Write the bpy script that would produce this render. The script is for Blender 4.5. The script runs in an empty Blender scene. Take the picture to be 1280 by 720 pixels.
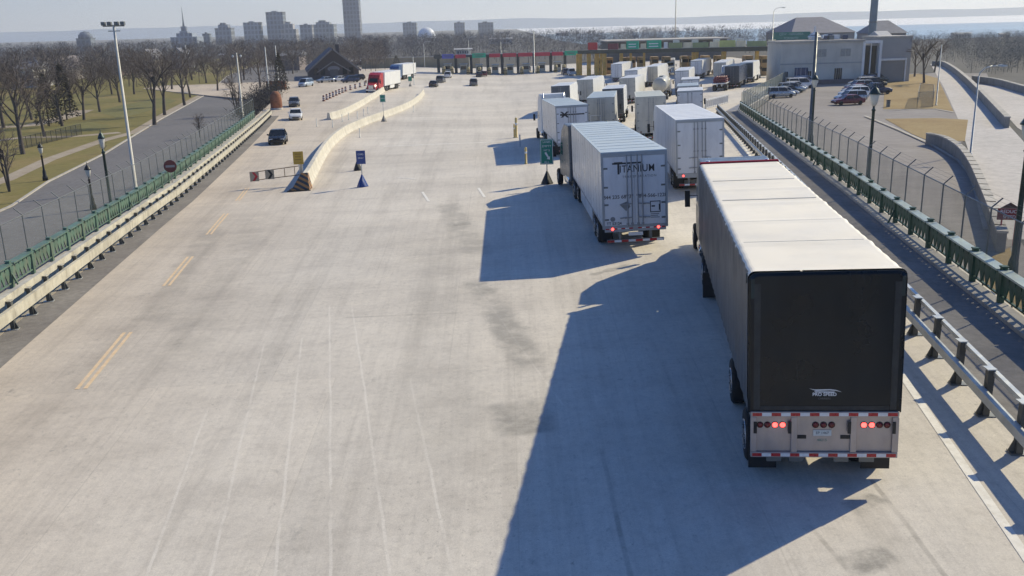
import bpy, math, random
from math import sin, cos, tan, pi, atan2, hypot, radians, sqrt
from mathutils import Vector, Matrix

# ------------------------------------------------------------------ basics
scene = bpy.context.scene
COL = scene.collection
RND = random.Random(11)

# camera solution (a fixed traffic camera 8 m above the bridge deck)
F, PIT, ROLL, CAMH = 1158.5, .2753, .0271, 8.011
CX = .0293

PROFILE = [(-60, 1.776), (0, 0), (50, -1.48), (78, -2.52), (94, -3.15), (118, -4.05), (131, -4.45),
           (160, -5.25), (200, -5.9), (260, -6.15), (900, -6.15)]

def prof(y):
    for (a, za), (b, zb) in zip(PROFILE, PROFILE[1:]):
        if y <= b:
            return za + (zb - za) * (y - a) / (b - a)
    return PROFILE[-1][1]

def lerp_tab(y, tab):
    if y <= tab[0][0]: return tab[0][1]
    for (a, za), (b, zb) in zip(tab, tab[1:]):
        if y <= b: return za + (zb - za) * (y - a) / (b - a)
    return tab[-1][1]

def G(x, y):
    """height of the bridge deck and plaza"""
    z = prof(y)
    if x >= 0:
        z += CX * min(50, x)
    else:
        z += lerp_tab(y, [(60, CX), (100, 0), (170, -.045)]) * max(-30, x)
    return z

LLEV, RLEV = -4.8, -4.5          # park road on the left, car park on the right

def left_edge(y):  return -14.0 - .166 * y
def right_edge(y): return 10.1 + .165 * y

def ray(px, py):
    a = (px - 640) / F; b = (360 - py) / F
    cr, sr = cos(ROLL), sin(ROLL)
    u = a * cr + b * sr; v = -a * sr + b * cr
    c, s = cos(PIT), sin(PIT)
    return (u, c + v * s, -s + v * c)

def at(px, py, zf=None, dz=0):
    """point of the ground seen at a position of the photograph (surveying helper)"""
    r = ray(px, py)
    if zf is not None and not callable(zf):
        t = (zf + dz - CAMH) / r[2]
        return Vector((r[0] * t, r[1] * t, zf + dz))
    zf = zf or G
    lo, hi = 1, 6000.
    for _ in range(60):
        m = (lo + hi) / 2
        if CAMH + r[2] * m - zf(r[0] * m, r[1] * m) - dz > 0: lo = m
        else: hi = m
    return Vector((r[0] * lo, r[1] * lo, CAMH + r[2] * lo))

def at_dist(px, py, d):
    r = ray(px, py); t = d / r[1]
    return Vector((r[0] * t, d, CAMH + r[2] * t))

def rise(base, py):
    """height of an upright at base that reaches image row py"""
    lo, hi = 0, 120
    c, s = cos(PIT), sin(PIT); cr, sr = cos(ROLL), sin(ROLL)
    for _ in range(40):
        m = (lo + hi) / 2
        z = base[2] + m - CAMH
        d = base[1] * c - z * s; v = (base[1] * s + z * c) / d; u = base[0] / d
        if 360 - F * (u * sr + v * cr) > py: lo = m
        else: hi = m
    return lo

# ------------------------------------------------------------------ mesh builder
class MB:
    def __init__(self): self.v = []; self.f = []; self.m = []; self.sm = []
    def face(self, pts, m=0, smooth=False):
        n = len(self.v); self.v += [tuple(p) for p in pts]
        self.f.append(tuple(range(n, n + len(pts)))); self.m.append(m); self.sm.append(smooth)
    def add(self, vs, fs, m=0, smooth=False):
        n = len(self.v); self.v += [tuple(p) for p in vs]
        for f in fs:
            self.f.append(tuple(i + n for i in f)); self.m.append(m); self.sm.append(smooth)
    def box(self, x0, x1, y0, y1, z0, z1, m=0):
        vs = [(x, y, z) for z in (z0, z1) for y in (y0, y1) for x in (x0, x1)]
        self.add(vs, [(0, 2, 3, 1), (4, 5, 7, 6), (0, 1, 5, 4), (2, 6, 7, 3), (0, 4, 6, 2), (1, 3, 7, 5)], m)
    def bar(self, p, q, w, h=None, m=0, up=(0, 0, 1)):
        """rectangular bar between p and q, w across, h along up"""
        h = h or w
        p = Vector(p); q = Vector(q); d = (q - p).normalized()
        u = Vector(up)
        if abs(d.dot(u)) > .98: u = Vector((1, 0, 0))
        s = d.cross(u).normalized(); u = s.cross(d).normalized()
        vs = []
        for c in (p, q):
            for a, b in ((-1, -1), (1, -1), (1, 1), (-1, 1)):
                vs.append(c + s * a * w / 2 + u * b * h / 2)
        self.add(vs, [(0, 1, 2, 3), (7, 6, 5, 4), (0, 4, 5, 1), (1, 5, 6, 2), (2, 6, 7, 3), (3, 7, 4, 0)], m)
    def tube(self, p, q, r0, r1=None, n=8, m=0, caps=True, smooth=True):
        r1 = r0 if r1 is None else r1
        p = Vector(p); q = Vector(q); d = (q - p)
        if d.length < 1e-6: return
        d.normalize()
        u = Vector((0, 0, 1)) if abs(d.z) < .9 else Vector((1, 0, 0))
        s = d.cross(u).normalized(); u = s.cross(d)
        vs = []
        for c, r in ((p, r0), (q, r1)):
            for i in range(n):
                a = 2 * pi * i / n
                vs.append(c + s * cos(a) * r + u * sin(a) * r)
        self.add(vs, [(i, (i + 1) % n, n + (i + 1) % n, n + i) for i in range(n)], m, smooth)
        if caps:
            self.add(vs[:n], [tuple(range(n))[::-1]], m); self.add(vs[n:], [tuple(range(n))], m)
    def pipe(self, pts, r, n=8, m=0):
        for a, b in zip(pts, pts[1:]): self.tube(a, b, r, r, n, m)
    def lathe(self, prof_, c=(0, 0, 0), n=12, m=0, axis='z', smooth=True):
        vs = []
        for r, h in prof_:
            for i in range(n):
                a = 2 * pi * i / n
                if axis == 'z': vs.append((c[0] + r * cos(a), c[1] + r * sin(a), c[2] + h))
                elif axis == 'x': vs.append((c[0] + h, c[1] + r * cos(a), c[2] + r * sin(a)))
                else: vs.append((c[0] + r * sin(a), c[1] + h, c[2] + r * cos(a)))
        k = len(prof_)
        self.add(vs, [(j * n + i, j * n + (i + 1) % n, (j + 1) * n + (i + 1) % n, (j + 1) * n + i)
                      for j in range(k - 1) for i in range(n)], m, smooth)
        self.add(vs[:n], [tuple(range(n))[::-1]], m); self.add(vs[-n:], [tuple(range(n))], m)
    def prism(self, poly, x0, x1, m=0):
        """(y,z) polygon extruded along x"""
        n = len(poly)
        vs = [(x0, y, z) for y, z in poly] + [(x1, y, z) for y, z in poly]
        self.add(vs, [tuple(range(n)), tuple(range(2 * n - 1, n - 1, -1))] +
                 [(i, n + i, n + (i + 1) % n, (i + 1) % n) for i in range(n)], m)
    def extr(self, poly, z0, z1, m=0):
        """(x,y) polygon extruded along z"""
        n = len(poly)
        vs = [(x, y, z0) for x, y in poly] + [(x, y, z1) for x, y in poly]
        self.add(vs, [tuple(range(n))[::-1], tuple(range(n, 2 * n))] +
                 [(i, (i + 1) % n, n + (i + 1) % n, n + i) for i in range(n)], m)
    def loft(self, secs, m=0, smooth=False, caps=True):
        n = len(secs[0]); vs = [p for s in secs for p in s]
        self.add(vs, [(j * n + i, j * n + (i + 1) % n, (j + 1) * n + (i + 1) % n, (j + 1) * n + i)
                      for j in range(len(secs) - 1) for i in range(n)], m, smooth)
        if caps:
            self.add(secs[0], [tuple(range(n))[::-1]], m); self.add(secs[-1], [tuple(range(n))], m)
    def mesh(self, name, mats, fix=True):
        me = bpy.data.meshes.new(name)
        me.from_pydata(self.v, [], self.f)
        for mt in (mats if isinstance(mats, (list, tuple)) else [mats]): me.materials.append(mt)
        me.polygons.foreach_set('material_index', self.m)
        me.polygons.foreach_set('use_smooth', self.sm)
        if fix:
            import bmesh
            bm = bmesh.new(); bm.from_mesh(me)
            bmesh.ops.remove_doubles(bm, verts=bm.verts, dist=1e-5)
            bmesh.ops.recalc_face_normals(bm, faces=bm.faces)
            bm.to_mesh(me); bm.free()
        me.update()
        return me
    def build(self, name, mats, parent=None, bevel=0, fix=True, seg=2):
        return link(name, self.mesh(name, mats, fix), parent, bevel, seg)

def link(name, me, parent=None, bevel=0, seg=2):
    o = bpy.data.objects.new(name, me); COL.objects.link(o)
    if parent: o.parent = parent
    if bevel:
        b = o.modifiers.new('edges', 'BEVEL'); b.width = bevel; b.segments = seg
        b.limit_method = 'ANGLE'; b.angle_limit = radians(35)
    return o

def tag(o, label, cat, group=None):
    o['label'] = label; o['category'] = cat
    if group: o['group'] = group
    return o

def thing(name, label, cat, loc=(0, 0, 0), rz=0, group=None):
    o = bpy.data.objects.new(name, None); COL.objects.link(o)
    o.empty_display_size = .3
    o.location = loc; o.rotation_euler = (0, 0, rz)
    return tag(o, label, cat, group)

def struct(o):
    o['kind'] = 'structure'; return o

def copy_tree(o, parent=None):
    c = o.copy(); COL.objects.link(c); c.parent = parent
    for ch in list(o.children): copy_tree(ch, c)
    return c

def set_label(root, label): root['label'] = label

def on_slope(o, x, y, yaw, dz=0, zf=G, span=12):
    """stand o on the sloping deck, heading yaw (0 = along +y)"""
    f = Vector((-sin(yaw), cos(yaw), 0)); r = Vector((cos(yaw), sin(yaw), 0))
    z0 = zf(x, y)
    fz = (zf(x + f.x * span, y + f.y * span) - z0) / span
    rz_ = (zf(x + r.x * .9, y + r.y * .9) - zf(x - r.x * .9, y - r.y * .9)) / 1.8
    fv = Vector((f.x, f.y, fz)).normalized()
    rv = Vector((r.x, r.y, rz_)).normalized()
    uv = rv.cross(fv).normalized(); rv = fv.cross(uv).normalized()
    M = Matrix((rv, fv, uv)).transposed().to_4x4()
    M.translation = (x, y, z0 + dz)
    o.location = M.translation; o.rotation_euler = M.to_euler()

# ------------------------------------------------------------------ materials
def new_mat(name):
    m = bpy.data.materials.new(name); m.use_nodes = True
    nt = m.node_tree; b = nt.nodes['Principled BSDF']
    return m, nt, b

def N(nt, t, **k):
    n = nt.nodes.new(t)
    for a, v in k.items(): setattr(n, a, v)
    return n

def noise(nt, scale, detail=4, rough=.55, vec=None, coord='Object', sc=None):
    n = N(nt, 'ShaderNodeTexNoise'); n.inputs['Scale'].default_value = scale
    n.inputs['Detail'].default_value = detail; n.inputs['Roughness'].default_value = rough
    tc = N(nt, 'ShaderNodeTexCoord')
    src = vec or tc.outputs[coord]
    if sc:
        mp = N(nt, 'ShaderNodeMapping'); mp.inputs['Scale'].default_value = sc
        nt.links.new(src, mp.inputs[0]); src = mp.outputs[0]
    nt.links.new(src, n.inputs['Vector'])
    return n.outputs[0]

def ramp(nt, fac, stops):
    r = N(nt, 'ShaderNodeValToRGB'); e = r.color_ramp.elements
    while len(e) < len(stops): e.new(.5)
    for el, (p, c) in zip(e, stops):
        el.position = p; el.color = (*c, 1) if len(c) == 3 else c
    nt.links.new(fac, r.inputs[0]); return r.outputs[0]

def mix(nt, fac, a, b, blend='MIX'):
    n = N(nt, 'ShaderNodeMix', data_type='RGBA', blend_type=blend)
    for s, v in ((n.inputs[0], fac), (n.inputs[6], a), (n.inputs[7], b)):
        if isinstance(v, (int, float)): s.default_value = v
        elif isinstance(v, tuple): s.default_value = (*v, 1) if len(v) == 3 else v
        else: nt.links.new(v, s)
    return n.outputs[2]

def math_(nt, op, a, b=0., clamp=False):
    n = N(nt, 'ShaderNodeMath', operation=op, use_clamp=clamp)
    for s, v in zip(n.inputs, (a, b)):
        if isinstance(v, (int, float)): s.default_value = v
        else: nt.links.new(v, s)
    return n.outputs[0]

def bump(nt, b, h, strength=.3, dist=.02):
    n = N(nt, 'ShaderNodeBump'); n.inputs['Strength'].default_value = strength
    n.inputs['Distance'].default_value = dist
    nt.links.new(h, n.inputs['Height']); nt.links.new(n.outputs[0], b.inputs['Normal'])

MATS = {}
def paint(name, c, rough=.5, metal=0, var=.12, scale=1.5, dirt=None, sc=None, bmp=0, spec=.5):
    """weathered paint: colour with large soft variation, grime and a bit of roughness change"""
    if name in MATS: return MATS[name]
    m, nt, b = new_mat(name)
    n1 = noise(nt, scale, 5, .6, sc=sc)
    lo = tuple(max(0, x * (1 - var)) for x in c); hi = tuple(min(1, x * (1 + var * .7)) for x in c)
    col = ramp(nt, n1, [(.3, lo), (.72, hi)])
    if dirt:
        n2 = noise(nt, scale * 2.3, 6, .7, sc=(1, 1, .35))
        col = mix(nt, ramp(nt, n2, [(.48, (0, 0, 0)), (.75, (dirt[3],) * 3)]), col, tuple(dirt[:3]))
    nt.links.new(col, b.inputs['Base Color'])
    nt.links.new(ramp(nt, noise(nt, scale * 3, 3), [(.3, (max(0, rough - .1),) * 3), (.7, (min(1, rough + .1),) * 3)]), b.inputs['Roughness'])
    b.inputs['Metallic'].default_value = metal
    b.inputs['Specular IOR Level'].default_value = spec
    if bmp: bump(nt, b, noise(nt, scale * 12, 4), bmp, .01)
    MATS[name] = m
    return m

def glow(name, c, s):
    if name in MATS: return MATS[name]
    m, nt, b = new_mat(name)
    b.inputs['Base Color'].default_value = (*[x * .5 for x in c], 1)
    b.inputs['Emission Color'].default_value = (*c, 1)
    n1 = ramp(nt, noise(nt, 30, 2), [(.3, (s * .85,) * 3), (.7, (s * 1.1,) * 3)])
    nt.links.new(n1, b.inputs['Emission Strength'])
    MATS[name] = m; return m

def glass(name, c=(.02, .025, .03), rough=.08):
    return paint(name, c, rough, 0, .3, .8)

def chain(name, c, alpha):
    """woven wire mesh: fine diagonal wires, mostly open"""
    m, nt, b = new_mat(name)
    tc = N(nt, 'ShaderNodeTexCoord')
    sx = N(nt, 'ShaderNodeSeparateXYZ'); nt.links.new(tc.outputs['Object'], sx.inputs[0])
    n1 = noise(nt, .35, 3)
    b.inputs['Base Color'].default_value = (*c, 1); b.inputs['Roughness'].default_value = .5
    b.inputs['Metallic'].default_value = .3
    nt.links.new(ramp(nt, n1, [(.3, (alpha * .75,) * 3), (.7, (alpha * 1.2,) * 3)]), b.inputs['Alpha'])
    return m

def seg_mask(nt, sx, p, q, w, soft, wob=None, ends=.04):
    """soft band along the line p-q: 1 on the line, 0 away from it"""
    L = hypot(q[0] - p[0], q[1] - p[1]); ux, uy = (q[0] - p[0]) / L, (q[1] - p[1]) / L
    X = math_(nt, 'SUBTRACT', sx.outputs[0], p[0]); Y = math_(nt, 'SUBTRACT', sx.outputs[1], p[1])
    t = math_(nt, 'ADD', math_(nt, 'MULTIPLY', X, ux / L), math_(nt, 'MULTIPLY', Y, uy / L))
    d = math_(nt, 'ADD', math_(nt, 'MULTIPLY', X, -uy), math_(nt, 'MULTIPLY', Y, ux))
    if wob is not None: d = math_(nt, 'ADD', d, wob)
    d = math_(nt, 'ABSOLUTE', d)
    def mr(v, a, b):
        n = N(nt, 'ShaderNodeMapRange', interpolation_type='SMOOTHSTEP'); nt.links.new(v, n.inputs[0])
        n.inputs[1].default_value = a; n.inputs[2].default_value = b; return n.outputs[0]
    m = mr(d, w * soft, w)
    m = math_(nt, 'MULTIPLY', m, mr(t, 0, ends)); return math_(nt, 'MULTIPLY', m, mr(t, 1, 1 - ends))

def deck_mat():
    m, nt, b = new_mat('worn_concrete_pavement')
    tc = N(nt, 'ShaderNodeTexCoord'); P = tc.outputs['Object']
    sx = N(nt, 'ShaderNodeSeparateXYZ'); nt.links.new(P, sx.inputs[0])
    # coordinate that fans out with the lanes
    den = math_(nt, 'ADD', math_(nt, 'MULTIPLY', sx.outputs[1], .0135), 1)
    fx = math_(nt, 'DIVIDE', sx.outputs[0], den)
    cv = N(nt, 'ShaderNodeCombineXYZ'); nt.links.new(fx, cv.inputs[0]); nt.links.new(sx.outputs[1], cv.inputs[1])
    V = cv.outputs[0]
    big = noise(nt, .07, 6, .65, vec=V)
    col = ramp(nt, big, [(.28, (.54, .495, .43)), (.5, (.645, .596, .52)), (.74, (.72, .67, .59))])
    mid = noise(nt, .5, 7, .7, vec=V)
    col = mix(nt, .9, col, ramp(nt, mid, [(.25, (.82, .81, .80)), (.5, (1, 1, 1)), (.75, (1.07, 1.07, 1.06))]), 'MULTIPLY')
    # wheel tracks and dragged dirt along the lanes
    st = noise(nt, 1.0, 6, .65, vec=V, sc=(1.3, .022, 1))
    col = mix(nt, .9, col, ramp(nt, st, [(.3, (.80, .795, .79)), (.5, (1, 1, 1)), (.8, (1.07, 1.065, 1.05))]), 'MULTIPLY')
    st2 = noise(nt, 5.5, 6, .75, vec=V, sc=(1, .7, 1))
    col = mix(nt, 1., col, ramp(nt, st2, [(.28, (.85, .85, .85)), (.5, (1, 1, 1)), (.72, (1.07, 1.07, 1.06))]), 'MULTIPLY')
    # raked striations running with the traffic
    st3 = noise(nt, 1.0, 5, .7, vec=V, sc=(11, .3, 1))
    col = mix(nt, .9, col, ramp(nt, st3, [(.3, (.92, .92, .92)), (.5, (1, 1, 1)), (.7, (1.04, 1.04, 1.04))]), 'MULTIPLY')
    # pale scuffs across the lanes
    sc_ = noise(nt, .8, 6, .75, vec=V, sc=(.2, 1.1, 1))
    col = mix(nt, ramp(nt, sc_, [(.6, (0, 0, 0)), (.8, (.45, .45, .45))]), col, (.74, .69, .60))
    pt = N(nt, 'ShaderNodeTexBrick'); pt.inputs['Scale'].default_value = 1
    pt.offset = .37; pt.inputs['Brick Width'].default_value = 3.6; pt.inputs['Row Height'].default_value = 11.5
    pt.inputs['Mortar Size'].default_value = .012; pt.inputs['Mortar Smooth'].default_value = .3
    pt.inputs['Color1'].default_value = (.95, .95, .955, 1); pt.inputs['Color2'].default_value = (1.03, 1.02, 1.01, 1)
    pt.inputs['Mortar'].default_value = (.86, .855, .85, 1)
    nt.links.new(V, pt.inputs['Vector'])
    col = mix(nt, .75, col, pt.outputs['Color'], 'MULTIPLY')
    # oil drips and stains
    o1 = noise(nt, 1.3, 7, .8, vec=V, sc=(1, .45, 1))
    col = mix(nt, ramp(nt, o1, [(.60, (0, 0, 0)), (.73, (.6, .6, .6))]), col, (.25, .24, .22))
    # individual joints, seals, tyre marks and stains, each with its own place on the deck
    wob = math_(nt, 'MULTIPLY', math_(nt, 'SUBTRACT', noise(nt, .6, 4, .6), .5), .10)
    wob2 = math_(nt, 'MULTIPLY', math_(nt, 'SUBTRACT', noise(nt, 1.1, 5, .7), .5), .9)
    brk = ramp(nt, noise(nt, .8, 5, .7), [(.35, (.15,) * 3), (.6, (1,) * 3)])
    for p, q, w_, soft, k, c, wb in DECK_MARKS:
        mk = seg_mask(nt, sx, p, q, w_, soft, wob if wb == 1 else wob2, .12 if wb == 2 else .03)
        mk = math_(nt, 'MULTIPLY', math_(nt, 'MULTIPLY', mk, brk), k)
        col = mix(nt, mk, col, c)
    # brown salt and dust towards the left lanes
    lf = math_(nt, 'MULTIPLY', math_(nt, 'ADD', fx, 5.), -.14, True)
    col = mix(nt, math_(nt, 'MULTIPLY', lf, .8), col, mix(nt, 1., col, (.86, .775, .68), 'MULTIPLY'))
    gr = noise(nt, 30, 5, .85)
    col = mix(nt, .7, col, ramp(nt, gr, [(.25, (.66, .66, .66)), (.7, (1.14, 1.14, 1.14))]), 'MULTIPLY')
    # pitted, raked texture showing in patches
    pit = noise(nt, 9, 5, .8, vec=V, sc=(1, .55, 1)); area = noise(nt, .12, 4, .6, vec=V)
    pk = math_(nt, 'MULTIPLY', ramp(nt, pit, [(.58, (0, 0, 0)), (.68, (1, 1, 1))]), ramp(nt, area, [(.38, (0, 0, 0)), (.58, (.85, .85, .85))]))
    col = mix(nt, pk, col, (.29, .27, .235))
    nt.links.new(col, b.inputs['Base Color'])
    nt.links.new(ramp(nt, mid, [(.3, (.72,) * 3), (.7, (.92,) * 3)]), b.inputs['Roughness'])
    b.inputs['Specular IOR Level'].default_value = .25
    bump(nt, b, gr, .4, .012)
    return m

def ground_mat(name, stops, scale=.08, fine=3., rough=.95, streak=None):
    m, nt, b = new_mat(name)
    c1 = ramp(nt, noise(nt, scale, 7, .65), stops)
    c2 = ramp(nt, noise(nt, fine, 6, .75, sc=streak), [(.25, (.68,) * 3), (.75, (1.2,) * 3)])
    nt.links.new(mix(nt, .8, c1, c2, 'MULTIPLY'), b.inputs['Base Color'])
    b.inputs['Roughness'].default_value = rough; b.inputs['Specular IOR Level'].default_value = .2
    bump(nt, b, noise(nt, fine * 4, 4), .4, .03)
    return m

def wall_mat(name, c, bw=1.2, bh=.5, var=.12, mortar=.8):
    m, nt, b = new_mat(name)
    t = N(nt, 'ShaderNodeTexBrick'); t.inputs['Scale'].default_value = 1
    t.inputs['Brick Width'].default_value = bw; t.inputs['Row Height'].default_value = bh
    t.inputs['Mortar Size'].default_value = .012
    t.inputs['Color1'].default_value = (*[x * (1 - var) for x in c], 1)
    t.inputs['Color2'].default_value = (*[x * (1 + var * .5) for x in c], 1)
    t.inputs['Mortar'].default_value = (*[x * mortar for x in c], 1)
    tc = N(nt, 'ShaderNodeTexCoord'); mp = N(nt, 'ShaderNodeMapping'); mp.inputs['Rotation'].default_value = (pi / 2, 0, 0)
    nt.links.new(tc.outputs['Object'], mp.inputs[0]); nt.links.new(mp.outputs[0], t.inputs['Vector'])
    c2 = ramp(nt, noise(nt, .5, 6, .65, sc=(1, 1, .4)), [(.25, (.82,) * 3), (.75, (1.08,) * 3)])
    nt.links.new(mix(nt, .8, t.outputs['Color'], c2, 'MULTIPLY'), b.inputs['Base Color'])
    b.inputs['Roughness'].default_value = .85
    return m

def _mk(p, q, *r):
    a = at(*p); b_ = at(*q); return ((a.x, a.y), (b_.x, b_.y)) + r
_PALE = (.80, .75, .67); _DARK = (.25, .23, .20); _GRIME = (.33, .31, .275)
DECK_MARKS = [_mk(p, q, .018, 2.0, .5, _PALE, 1) for p, q in (((440, 380), (490, 730)), ((412, 380), (414, 740)), ((378, 420), (340, 740)), ((330, 430), (258, 740)), ((260, 510), (176, 740)),
              ((512, 470), (566, 720)), ((590, 350), (706, 510)))]
DECK_MARKS += [_mk(p, q, .025, 2.5, .5, _DARK, 1) for p, q in (((430, 397), (575, 391)), ((752, 560), (790, 730)), ((1088, 598), (1190, 730)), ((1010, 655), (1060, 712)), ((676, 241), (750, 232)))]
DECK_MARKS += [_mk(p, q, w_, 3.2, k, _GRIME, 2) for p, q, w_, k in (((592, 345), (672, 470), .22, .8), ((556, 252), (604, 325), .3, .6), ((640, 500), (668, 545), .28, .9), ((270, 280), (180, 420), .3, .45), ((330, 262), (200, 480), .35, .35),
              ((1045, 705), (1122, 694), .12, 1.2), ((1058, 640), (1102, 620), .1, 1.), ((565, 281), (590, 279), .16, 1.), ((540, 300), (560, 620), .5, .25), ((735, 345), (790, 330), .08, .9))]
M_DECK = deck_mat()
M_CONC = paint('pale_concrete', (.46, .43, .38), .9, 0, .18, .8, (.2, .19, .17, .5), bmp=.3)
M_CONCD = paint('grey_concrete', (.27, .26, .24), .9, 0, .2, .5, (.12, .115, .11, .5), bmp=.3)
M_BARR = paint('barrier_concrete', (.60, .56, .47), .9, 0, .15, .6, (.3, .28, .24, .5), bmp=.3)
M_ASPH = ground_mat('park_road_asphalt', [(.3, (.15, .147, .15)), (.7, (.205, .197, .195))], .05, 2.)
M_ASPH2 = ground_mat('car_park_asphalt', [(.3, (.25, .23, .215)), (.5, (.30, .275, .257)), (.75, (.36, .335, .31))], .07, 1.6, streak=(.3, 1, 1))
M_WALK = ground_mat('shaded_sidewalk', [(.3, (.20, .19, .18)), (.7, (.29, .275, .26))], .3, 3)  # dark tone carries the green railing's shade in the colour
M_WALKL = ground_mat('pale_sidewalk', [(.3, (.36, .32, .25)), (.7, (.46, .42, .34))], .3, 3)
M_GRASS = ground_mat('winter_grass', [(.3, (.15, .135, .045)), (.5, (.20, .175, .06)), (.72, (.29, .215, .095))], .035, 1.2)
M_GRASSG = ground_mat('winter_grass_greener', [(.3, (.15, .145, .055)), (.7, (.23, .21, .08))], .05, 1.)
M_DRY = ground_mat('dry_brown_grass', [(.3, (.27, .185, .085)), (.5, (.33, .24, .115)), (.72, (.38, .29, .15))], .09, 2.)
M_PATH = ground_mat('park_path', [(.3, (.33, .27, .2)), (.7, (.42, .36, .28))], .3, 3)
M_RAMP = ground_mat('ramp_concrete', [(.3, (.50, .47, .43)), (.7, (.60, .56, .52))], .06, 1.5)
M_TOWN = ground_mat('distant_ground', [(.3, (.08, .08, .075)), (.6, (.12, .115, .105)), (.8, (.19, .18, .165))], .012, .15)
M_GREEN = paint('green_bridge_paint', (.022, .092, .056), .45, .1, .3, 1.2, (.07, .11, .08, .6))
M_GREENL = paint('faded_green_bridge_paint', (.115, .20, .15), .5, .1, .3, 1.2, (.22, .20, .15, .8))
M_CREAM = paint('cream_rail_paint', (.56, .52, .41), .6, .1, .25, .9, (.22, .19, .14, .75))
M_GALV = paint('galvanised_steel', (.52, .54, .53), .45, .3, .2, 1.6)
M_GALVD = paint('dull_steel', (.19, .20, .195), .5, .4, .2, 1.5)
M_POST = paint('weathered_post_steel', (.10, .105, .10), .55, .3, .3, 2)
M_LAMPP = paint('lamp_post_green', (.03, .055, .05), .4, .3, .3, 2)
M_BLK = paint('black_metal', (.016, .018, .02), .5, .2, .3, 3)
M_RUB = paint('tyre_rubber', (.014, .014, .015), .85, 0, .3, 5)
M_RIM = paint('polished_wheel', (.55, .56, .58), .3, .8, .15, 4)
M_CHROME = paint('chrome', (.72, .73, .75), .18, .95, .08, 3)
M_GLASS = glass('dark_glass')
M_WHITE = paint('white_paint', (.72, .72, .70), .4, 0, .08, .8, (.45, .44, .42, .35))
M_WHITE2 = paint('white_trailer_roof', (.80, .80, .78), .45, 0, .06, .5, (.55, .54, .5, .3))
M_GREY = paint('grey_trailer_paint', (.36, .38, .39), .4, .1, .1, .6, (.22, .22, .21, .35))
M_YEL = paint('yellow_post_paint', (.68, .50, .18), .55, 0, .2, 2, (.3, .24, .12, .5))
M_MUSTARD = paint('mustard_column_paint', (.80, .47, .11), .6, 0, .2, 1, (.2, .15, .08, .5))
M_RED = paint('red_paint', (.50, .02, .03), .4, 0, .15, 2)
M_REDREF = paint('red_reflector', (.45, .02, .025), .3, 0, .1, 5)
M_WHTREF = paint('white_reflector', (.75, .75, .73), .3, 0, .1, 5)
M_LAMPON = glow('lit_brake_lamp', (1, .07, .06), 5)
M_LAMPOFF = paint('unlit_tail_lamp', (.16, .012, .015), .25, 0, .2, 6)
M_YLINE = paint('faded_yellow_line', (.74, .54, .32), .85, 0, .15, 3, (.58, .53, .45, .9))
M_WLINE = paint('worn_white_line', (.80, .77, .70), .85, 0, .15, 3, (.58, .54, .46, .8))
M_JOINT = paint('pale_joint_sealer', (.50, .475, .43), .85, 0, .1, 2, (.455, .43, .39, 1))
M_DJOINT = paint('dark_joint_sealer', (.30, .285, .265), .8, 0, .3, 2, (.42, .40, .37, .9))
M_CHAIN = chain('chain_link_mesh', (.20, .22, .20), .40)
M_CHAINL = chain('chain_link_mesh_far', (.24, .28, .26), .14)
M_CHAINF = chain('dense_far_mesh', (.17, .20, .175), .6)
M_BARK = paint('grey_bark', (.105, .088, .076), .95, 0, .35, 3, bmp=.4)
M_TWIG = paint('bare_twigs', (.15, .122, .105), .95, 0, .35, 1)
M_TWIGR = paint('reddish_bare_twigs', (.12, .085, .07), .95, 0, .35, 1)
# ------------------------------------------------------------------ camera, sky, sun
cam = bpy.data.cameras.new('traffic_camera'); cam.lens = 36 * F / 1280; cam.sensor_width = 36
cam.clip_end = 30000; cam.clip_start = .1
camo = bpy.data.objects.new('traffic_camera', cam); COL.objects.link(camo); scene.camera = camo
c_, s_ = cos(PIT), sin(PIT); cr_, sr_ = cos(ROLL), sin(ROLL)
fv = Vector((0, c_, -s_)); u0 = Vector((0, s_, c_)); r0 = Vector((1, 0, 0))
Rv = r0 * cr_ - u0 * sr_; Uv = r0 * sr_ + u0 * cr_
MM = Matrix((Rv, Uv, -fv)).transposed().to_4x4(); MM.translation = (0, 0, CAMH)
camo.matrix_world = MM
SUNV = Vector((.798 * cos(radians(34.4)), .603 * cos(radians(34.4)), sin(radians(34.4))))

w = bpy.data.worlds.new('World'); scene.world = w; w.use_nodes = True
nt = w.node_tree; bg = nt.nodes['Background']; bg.inputs['Strength'].default_value = .10
sky = N(nt, 'ShaderNodeTexSky', sky_type='NISHITA'); sky.sun_disc = False
sky.sun_elevation = radians(34.4); sky.sun_rotation = atan2(.798, .603)
sky.air_density = 1.0; sky.dust_density = .6; sky.ozone_density = 2.0; sky.altitude = 180
tc = N(nt, 'ShaderNodeTexCoord')
sp = N(nt, 'ShaderNodeSeparateXYZ'); nt.links.new(tc.outputs['Generated'], sp.inputs[0])
# thin streaky cloud low over the horizon
cl = noise(nt, 2.2, 6, .6, vec=tc.outputs['Generated'], sc=(1, 1, 9))
low = math_(nt, 'SUBTRACT', 1.0, math_(nt, 'MULTIPLY', math_(nt, 'ABSOLUTE', sp.outputs[2]), 6.5), True)
side = math_(nt, 'MULTIPLY_ADD', sp.outputs[0], .9); side.node.inputs[2].default_value = .62
ccol = mix(nt, math_(nt, 'ADD', side, 0, True), (5.0, 5.4, 6.1), (10.4, 10.6, 10.9))
ccol = mix(nt, .5, ccol, ramp(nt, cl, [(.3, (.80, .82, .86)), (.7, (1.08, 1.07, 1.06))]), 'MULTIPLY')
skyb = mix(nt, 1., sky.outputs[0], (.56, .90, 1.42), 'MULTIPLY')
skyc = mix(nt, math_(nt, 'MULTIPLY', low, .92), skyb, ccol)
nt.links.new(skyc, bg.inputs['Color'])

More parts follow.
